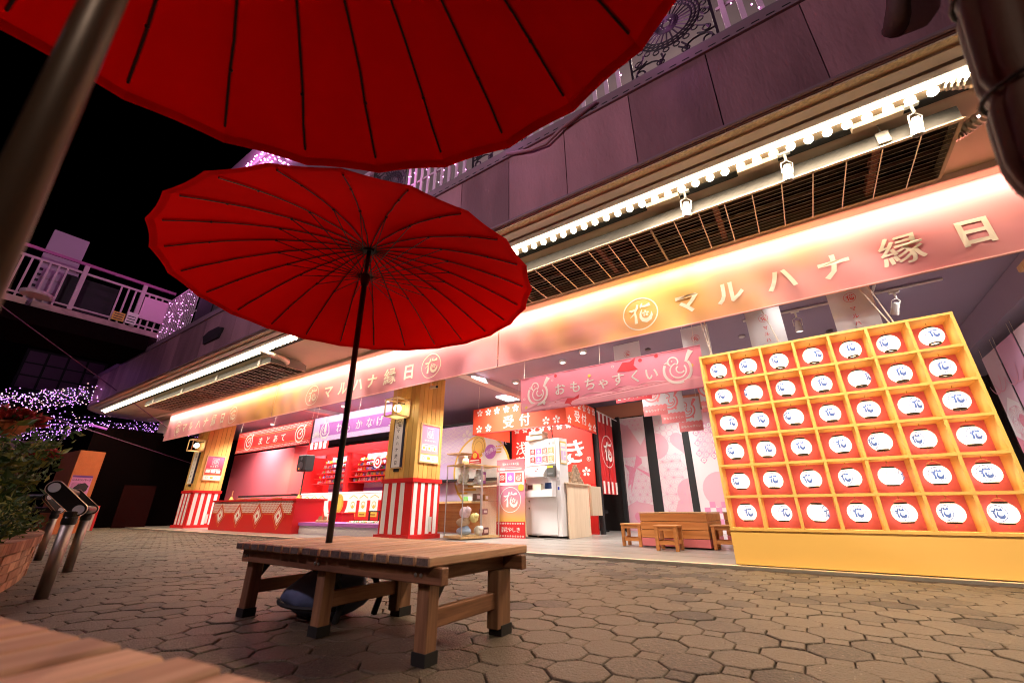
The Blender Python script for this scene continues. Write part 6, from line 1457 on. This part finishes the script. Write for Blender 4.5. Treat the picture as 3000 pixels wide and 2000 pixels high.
MB().lathe([(.040, LZ+.074), (.050, LZ+.076), (.050, LZ+.092), (.046, LZ+.092), (.046, LZ+.084)], 20, cap=False).build('top_cap', cap_m, lt)
MB().lathe([(.046, LZ-.084), (.046, LZ-.092), (.050, LZ-.092), (.050, LZ-.076), (.040, LZ-.074)], 20, cap=False).build('bottom_cap', cap_m, lt)
MB().tube([(-.046, 0, LZ+.097), (-.02, 0, LZ+.118), (0, 0, LZ+.123), (.02, 0, LZ+.118), (.046, 0, LZ+.097)], .0016, 5).tube([(0, 0, LZ+.122), (0, 0, -.002)], .003, 6).build('hook_wire', brass_m, lt)
MB().tube([(0, 0, LZ-.092), (0, .0, LZ-.110), (.009, 0, LZ-.118), (0, 0, LZ-.127), (-.008, 0, LZ-.121)], .0014, 5).build('bottom_hook', brass_m, lt)
def lfn(u, v):
    v *= 1.08; r = lprof(v)+.0040; a = -pi/2+u/LR; return V((r*cos(a), r*sin(a), LZ+v)), V((cos(a), sin(a), 0))
p = Print(lfn, 0); p.sub = 3; p.hana(0, 0, .060, rw=.095, fat=1.6); p.build('blue_crest', blue_ink, lt)
OFF = [[-.5, -.5, -.4, .5, 0, -.45, .3], [-.3, -.95, -.5, 0, .8, .05, .05], [.4, .2, -.6, 0, 0, .5, .1], [-.5, .2, 0, 0, -.6, -.5, .3], [-.6, 0, -.4, -.4, .97, -.05, -.1], [.1, .3, .8, -.05, -.3, -.5, -.4]]
rn = ['top row', 'second row from the top', 'third row from the top', 'third row from the bottom', 'second row from the bottom', 'bottom row']
cn = ['leftmost', 'second from the left', 'third from the left', 'middle', 'third from the right', 'second from the right', 'rightmost']
first = True
for i in range(6):
    for j in range(7):
        x = RX0+TH/2+cw*(j+.5); y = RY+.155; z = RZ0+ch_*(6-i)+0.0-.001
        lab = 'lit white lantern, %s in the %s' % (cn[j], rn[i])
        view = atan2(-x, -(-y)) # direction to camera
        ang = atan2(0-y, 0-x)+pi/2+asin(OFF[i][j])+random.gauss(0, .04)
        if first: lt.location = (x, y, z); lt.rotation_euler.z = ang; lt['label'] = lab; first = False
        else: c_ = copy_tree(lt, (x, y, z), ang, lab); c_.rotation_euler.x = random.gauss(0, .035); c_.rotation_euler.y = random.gauss(0, .035)
# ================================================================== right wall printed hangings
def hang_side(y0, y1, z0, z1, label, x=2.86, k=0):
    t = thing('side_hanging', (x, (y0+y1)/2, z0), label, 'wall hanging', 'patterned cloth hangings on the right wall')
    Bx(x, x+.008, y0, y1, z0, z1).build('cloth', mat('lilac_pink_cloth' if k else 'pale_pink_cloth', (.70, .40, .58) if k else (.72, .54, .62), .7), t)
    fn = sideL(x); p = Print(fn, .004); yc = -(y0+y1)/2
    p.poly([(-y1, 1.2), (-y0, 1.35), (-y0, 2.0), (yc, 2.15), (-y1, 1.9)]) ; p.disc(yc, .8, (y1-y0)*.4)
    p.build('white_shape', mat('hanging_white', (.80, .74, .76), .7), t)
    p = Print(fn, .007); p.asanoha(lambda a, z: z < 2.0, -y1, -y0, .2, 2.1, .23, .007); p.arc(-y1+.1, 2.5, .25, 200, 360, .02); p.arc(-y1+.3, 2.5, .25, 200, 340, .02); p.build('pink_lines', pink_line, t)
    p = Print(fn, .006); p.poly([(-y1, .9), (-y1+.18, 1.1), (-y1+.22, 1.5), (-y1, 1.6)]); p.disc(-y0-.12, 1.75, .11); p.disc(-y0-.1, 1.4, .09); p.build('rose_shape', mat('rose_ink'), t)
    wr = MB()
    for y in (y0+.03, y1-.03): wr.tube([(x+.003, y, z1), (x+.003, y, 3.03)], .0025, 4)
    wr.build('hanging_wire', wire_m, t)
for k, (y0, y1, lb) in enumerate(((9.15, 9.75, 'narrow lilac pink hanging on the right wall, nearest the back corner'), (8.42, 9.08, 'pink hanging with white rounded shapes, second from the back corner'), (7.55, 8.36, 'pale hanging with large hemp leaf stars beside the rack top'), (6.7, 7.48, 'pale patterned hanging at the right picture edge'))): hang_side(y0, y1, .9, 2.86, lb, k=k % 2 if k < 3 else 0)
one('wall_speaker', MB().bbox(2.55, 2.8, 7.1, 7.3, 1.35, 1.75, .01).box(2.8, 2.9, 7.15, 7.25, 1.5, 1.6), black_matte, (2.7, 7.2, 1.5), 'black bracketed box on the right wall behind the rack edge', 'bracket')
one('wooden_hanger', MB().bbox(2.40, 2.66, 6.1, 6.3, 2.93, 3.0, .005).tube([(2.5, 6.2, 2.93), (2.5, 6.2, 2.87), (2.53, 6.2, 2.85)], .006, 6), light_wood, (2.5, 6.2, 2.95), 'small orange wooden lamp block under the banner at the right edge', 'block')
# ================================================================== scoop game sign and white banners
scm = mat('coral_pink_cloth', (.80, .26, .33), .7, trans=.25)
t, fn = cloth_sign(-3.98, -.86, 6.2, 2.16, 2.78, 'pink hanging toy scooping sign with duck emblems left of the lantern rack', scm)
p = Print(fn, .004)
p.poly([(-3.97, 2.17), (-.88, 2.17)]+[(-.88-.0-3.09*k/60, 2.30+.045*abs(sin(k*.33))+.02*sin(k*.11)) for k in range(61)]); p.build('wave_band', mat('pale_coral', (.74, .30, .33), .7), t)
p = Print(fn, .006); 
for cx, cz in ((-2.0, 2.66), (-3.0, 2.22)): p.poly([(cx-.14, cz-.06), (cx-.04, cz+.08), (cx+.08, cz+.07), (cx+.18, cz+.12), (cx+.14, cz), (cx+.2, cz-.08), (cx+.05, cz-.08)])
for x, z in ((-3.25, 2.73), (-2.35, 2.26), (-1.5, 2.74), (-3.28, 2.24), (-1.75, 2.72)): p.disc(x, z, .03, 12)
p.build('red_fish', mat('fish_red', (.62, .03, .04), .7), t)
p = Print(fn, .006)
for x, z in ((-2.62, 2.62), (-3.86, 2.24), (-1.02, 2.5)): p.disc(x, z, .028, 12)
p.build('gold_dots', gold_ink, t)
p = Print(fn, .008); p.duck(-3.60, 2.50, .235); p.duck(-1.20, 2.50, .235)
for c, x in zip('おもちゃすくい', (-3.17, -2.89, -2.62, -2.39, -2.13, -1.86, -1.60)): p.text(c, x, 2.475 if c != 'ゃ' else 2.46, .21 if c != 'ゃ' else .21, .03)
for x, z in ((-3.32, 2.66), (-2.2, 2.70), (-1.42, 2.24), (-3.9, 2.40)): p.ring(x, z, .018, .006, 10)
p.build('white_print', cloth_ink, t)
wcl = mat('white_banner_cloth', (.70, .68, .68), .8, trans=.35)
def vbanner(x, y, w_, z0, z1, label):
    t = thing('crest_banner', (x, y, z0), label, 'banner', 'white vertical banners with red crest'); m = MB(); n = 10
    f = lambda u, v: y-.008*sin(20*u+v*2)
    for i in range(n+1):
        for k in range(7): u = x-w_/2+w_*i/n; v = z0+(z1-z0)*k/6; m.v.append((u, f(u, v), v))
    m.f = [(i*7+k, (i+1)*7+k, (i+1)*7+k+1, i*7+k+1) for i in range(n) for k in range(6)]; m.build('cloth', wcl, t, smooth=True)
    p = Print(lambda u, v: (V((u, f(u, v), v)), V((0, -1, 0))), .006); p.hana(x, z1-.2, .06); p.text('マルハナ縁日', x, z1-.2-.40, .062, .008, vertical=True, pitch=.098); p.build('red_print', red_ink, t)
    MB().tube([(x-w_/2, y, z1), (x+w_/2, y, z1)], .008, 6).build('top_rod', white_p, t); MB().tube([(x-w_/2+.03, y, z1), (x-w_/2+.03, y, 3.45)], .003, 4).tube([(x+w_/2-.03, y, z1), (x+w_/2-.03, y, 3.45)], .003, 4).build('hanging_wire', wire_m, t)
vbanner(.945, 6.2, .44, 2.42, 3.22, 'white crest banner nearest the lens, hanging behind the right half of the rack')
vbanner(-.01, 6.8, .46, 2.55, 3.42, 'white crest banner hanging above the middle of the rack')
vbanner(-1.02, 7.0, .43, 2.5, 3.40, 'white crest banner at the left top corner of the rack')
vbanner(-2.26, 7.2, .50, 2.75, 3.44, 'farthest white crest banner above the duck sign')
def duckb(x, y, z0, label, w_=.48, h=.72):
    t = thing('duck_banner', (x, y, z0), label, 'banner', 'small white hanging banners with pink duck print')
    Bx(x-w_/2, x+w_/2, y, y+.006, z0, z0+h).build('cloth', wcl, t)
    fn = front(y); p = Print(fn, .003); p.poly([(x-w_/2, z0), (x+w_/2, z0)]+[(x+w_/2-w_*k/24, z0+.19+.025*abs(sin(k*.8))) for k in range(25)]); p.duck(x-.02, z0+.48, .20, .10); p.build('coral_print', mat('coral_print', (.74, .20, .20), .7), t)
    p = Print(fn, .006); p.text('おもちゃすくい', x, z0+.10, .055, .015, pitch=.058); p.build('white_print', white_ink, t)
    MB().tube([(x-w_/2+.05, y, z0+h), (x-w_/2+.05, y, 3.45)], .003, 4).tube([(x+w_/2-.05, y, z0+h), (x+w_/2-.05, y, 3.45)], .003, 4).build('hanging_wire', wire_m, t)
duckb(-2.22, 8.5, 2.31, 'small duck banner, highest and leftmost of the hanging row'); duckb(-1.98, 8.9, 2.20, 'small duck banner second in the hanging row'); duckb(-1.76, 9.4, 2.08, 'small duck banner lowest in the hanging row')
duckb(-1.1, 8.2, 2.2, 'small duck banner peeping out at the left edge of the lantern rack', .4)
t = thing('small_scoop_sign', (-2.6, 8.2, 2.62), 'small red hanging sign above the row of duck banners', 'sign'); Bx(-2.95, -2.20, 8.3, 8.31, 2.62, 2.80).build('cloth', mat('fish_red'), t)
p = Print(front(8.3), .003); p.text('おもちゃすくい', -2.58, 2.71, .085, .015, pitch=.095); p.build('white_print', white_ink, t)
# ================================================================== ceiling fittings inside
wt = mat('track_white', (.70, .66, .64), .4)
def track(a, b_, lb): return one('lighting_track', MB().tube([a, b_], .02, 4), wt, a, lb, 'track')
track((-.3, 7.25, 3.42), (2.1, 7.25, 3.42), 'long white lighting track across the ceiling above the rack'); track((1.35, 6.8, 3.40), (1.35, 8.6, 3.40), 'short white lighting track running into the shop above the rack')
litl = mat('lit_lens', (1, 1, 1), emit=(1, .9, .75), es=8)
spot((1.60, 7.3, 3.30), 'lit white spotlight on the track nearest the rack top', 'spotlights on the shop ceiling track', yaw=.6, tilt=.5, s=1.1, lit=litl)
spot((.42, 7.3, 3.32), 'lit white spotlight between the two white crest banners', 'spotlights on the shop ceiling track', yaw=.2, tilt=.15, s=1.1, lit=litl)
spot((1.18, 7.5, 3.22), 'lit white spotlight low beside the steel hanger above the rack', 'spotlights on the shop ceiling track', yaw=.9, tilt=.3, s=1.0, lit=litl)
hg = MB(); 
for a, b_ in (((.95, 5.9, 3.2), (1.12, 5.62, 2.37)), ((1.05, 5.9, 3.2), (1.15, 5.62, 2.37)), ((-.05, 5.9, 3.2), (.10, 5.62, 2.37)), ((-.78, 5.9, 3.2), (-.66, 5.62, 2.37)), ((-.72, 5.9, 3.2), (-.66, 5.62, 2.37))): hg.tube([a, b_], .007, 6)
one('stay_rods', hg, mat('stay_white', (.6, .52, .45), .5), (.4, 5.8, 2.37), 'thin pale stay rods holding the top of the lantern rack', 'stay rods')
def downlight(x, y, lb):
    t = thing('downlight', (x, y, 3.44), lb, 'downlight', 'round recessed ceiling lights'); MB().lathe([(.055, 3.40), (.075, 3.405), (.08, 3.447), (.06, 3.447)], 20, (x, y, 0), cap=False).build('trim_ring', white_p, t); MB().lathe([(.001, 3.43), (.058, 3.43)], 20, (x, y, 0), cap=False).build('lit_disc', litl, t)
downlight(-5.35, 8.1, 'round downlight above the reception canopy'); downlight(-3.7, 7.4, 'round downlight above the left end of the toy scooping sign'); downlight(-3.1, 7.1, 'round downlight nearest the banner, above the scoop sign'); downlight(-9.4, 7.6, 'round downlight left of the nearer pillar'); downlight(-11.0, 7.3, 'round downlight above the ring sign'); downlight(-8.3, 8.6, 'round downlight seen beside the umbrella pole'); downlight(-15.6, 7.6, 'round downlight above the red target sign')
for k, (x, y) in enumerate(((-4.6, 8.8), (-2.0, 7.7), (-.4, 8.0), (.9, 8.6), (-6.2, 9.0))):
    one('smoke_detector', MB().lathe([(.05, -.03), (.055, -.015), (.04, 0)], 16, (x, y, 3.448)), mat('detector_dark' if k % 2 else 'track_white', (.12, .09, .09), .6), (x, y, 3.44), ('dark disc fitting on the ceiling above the reception', 'pale detector disc on the ceiling left of the white banners', 'dark disc fitting on the ceiling between the white banners', 'pale detector disc on the ceiling right of the banners', 'dark disc fitting on the ceiling near the nearer pillar')[k], 'ceiling fitting')
for x, y, lb in ((-6.3, 9.3, 'bright flat ceiling panel light behind the reception canopy corner'), (-2.9, 9.6, 'bright flat ceiling panel light above the duck banners')):
    one('panel_light', Bx(x-.3, x+.3, y-.3, y+.3, 3.42, 3.445), mat('panel_lit', (1, 1, 1), emit=(1, .95, .9), es=3), (x, y, 3.42), lb, 'ceiling light')
t = thing('security_camera', (-6.45, 6.4, 3.05), 'cream bullet security camera under the banner beside the nearer pillar', 'camera')
MB().tube([(-6.6, 6.5, 3.12), (-6.5, 6.45, 3.10), (-6.22, 6.3, 3.03)], .035, 10).build('camera_body', cream_ink, t); MB().tube([(-6.22, 6.3, 3.03), (-6.20, 6.29, 3.026)], .028, 10).build('camera_lens', black_m, t); MB().tube([(-6.62, 6.52, 3.12), (-6.62, 6.52, 3.45)], .012, 6).build('camera_bracket', cream_ink, t)
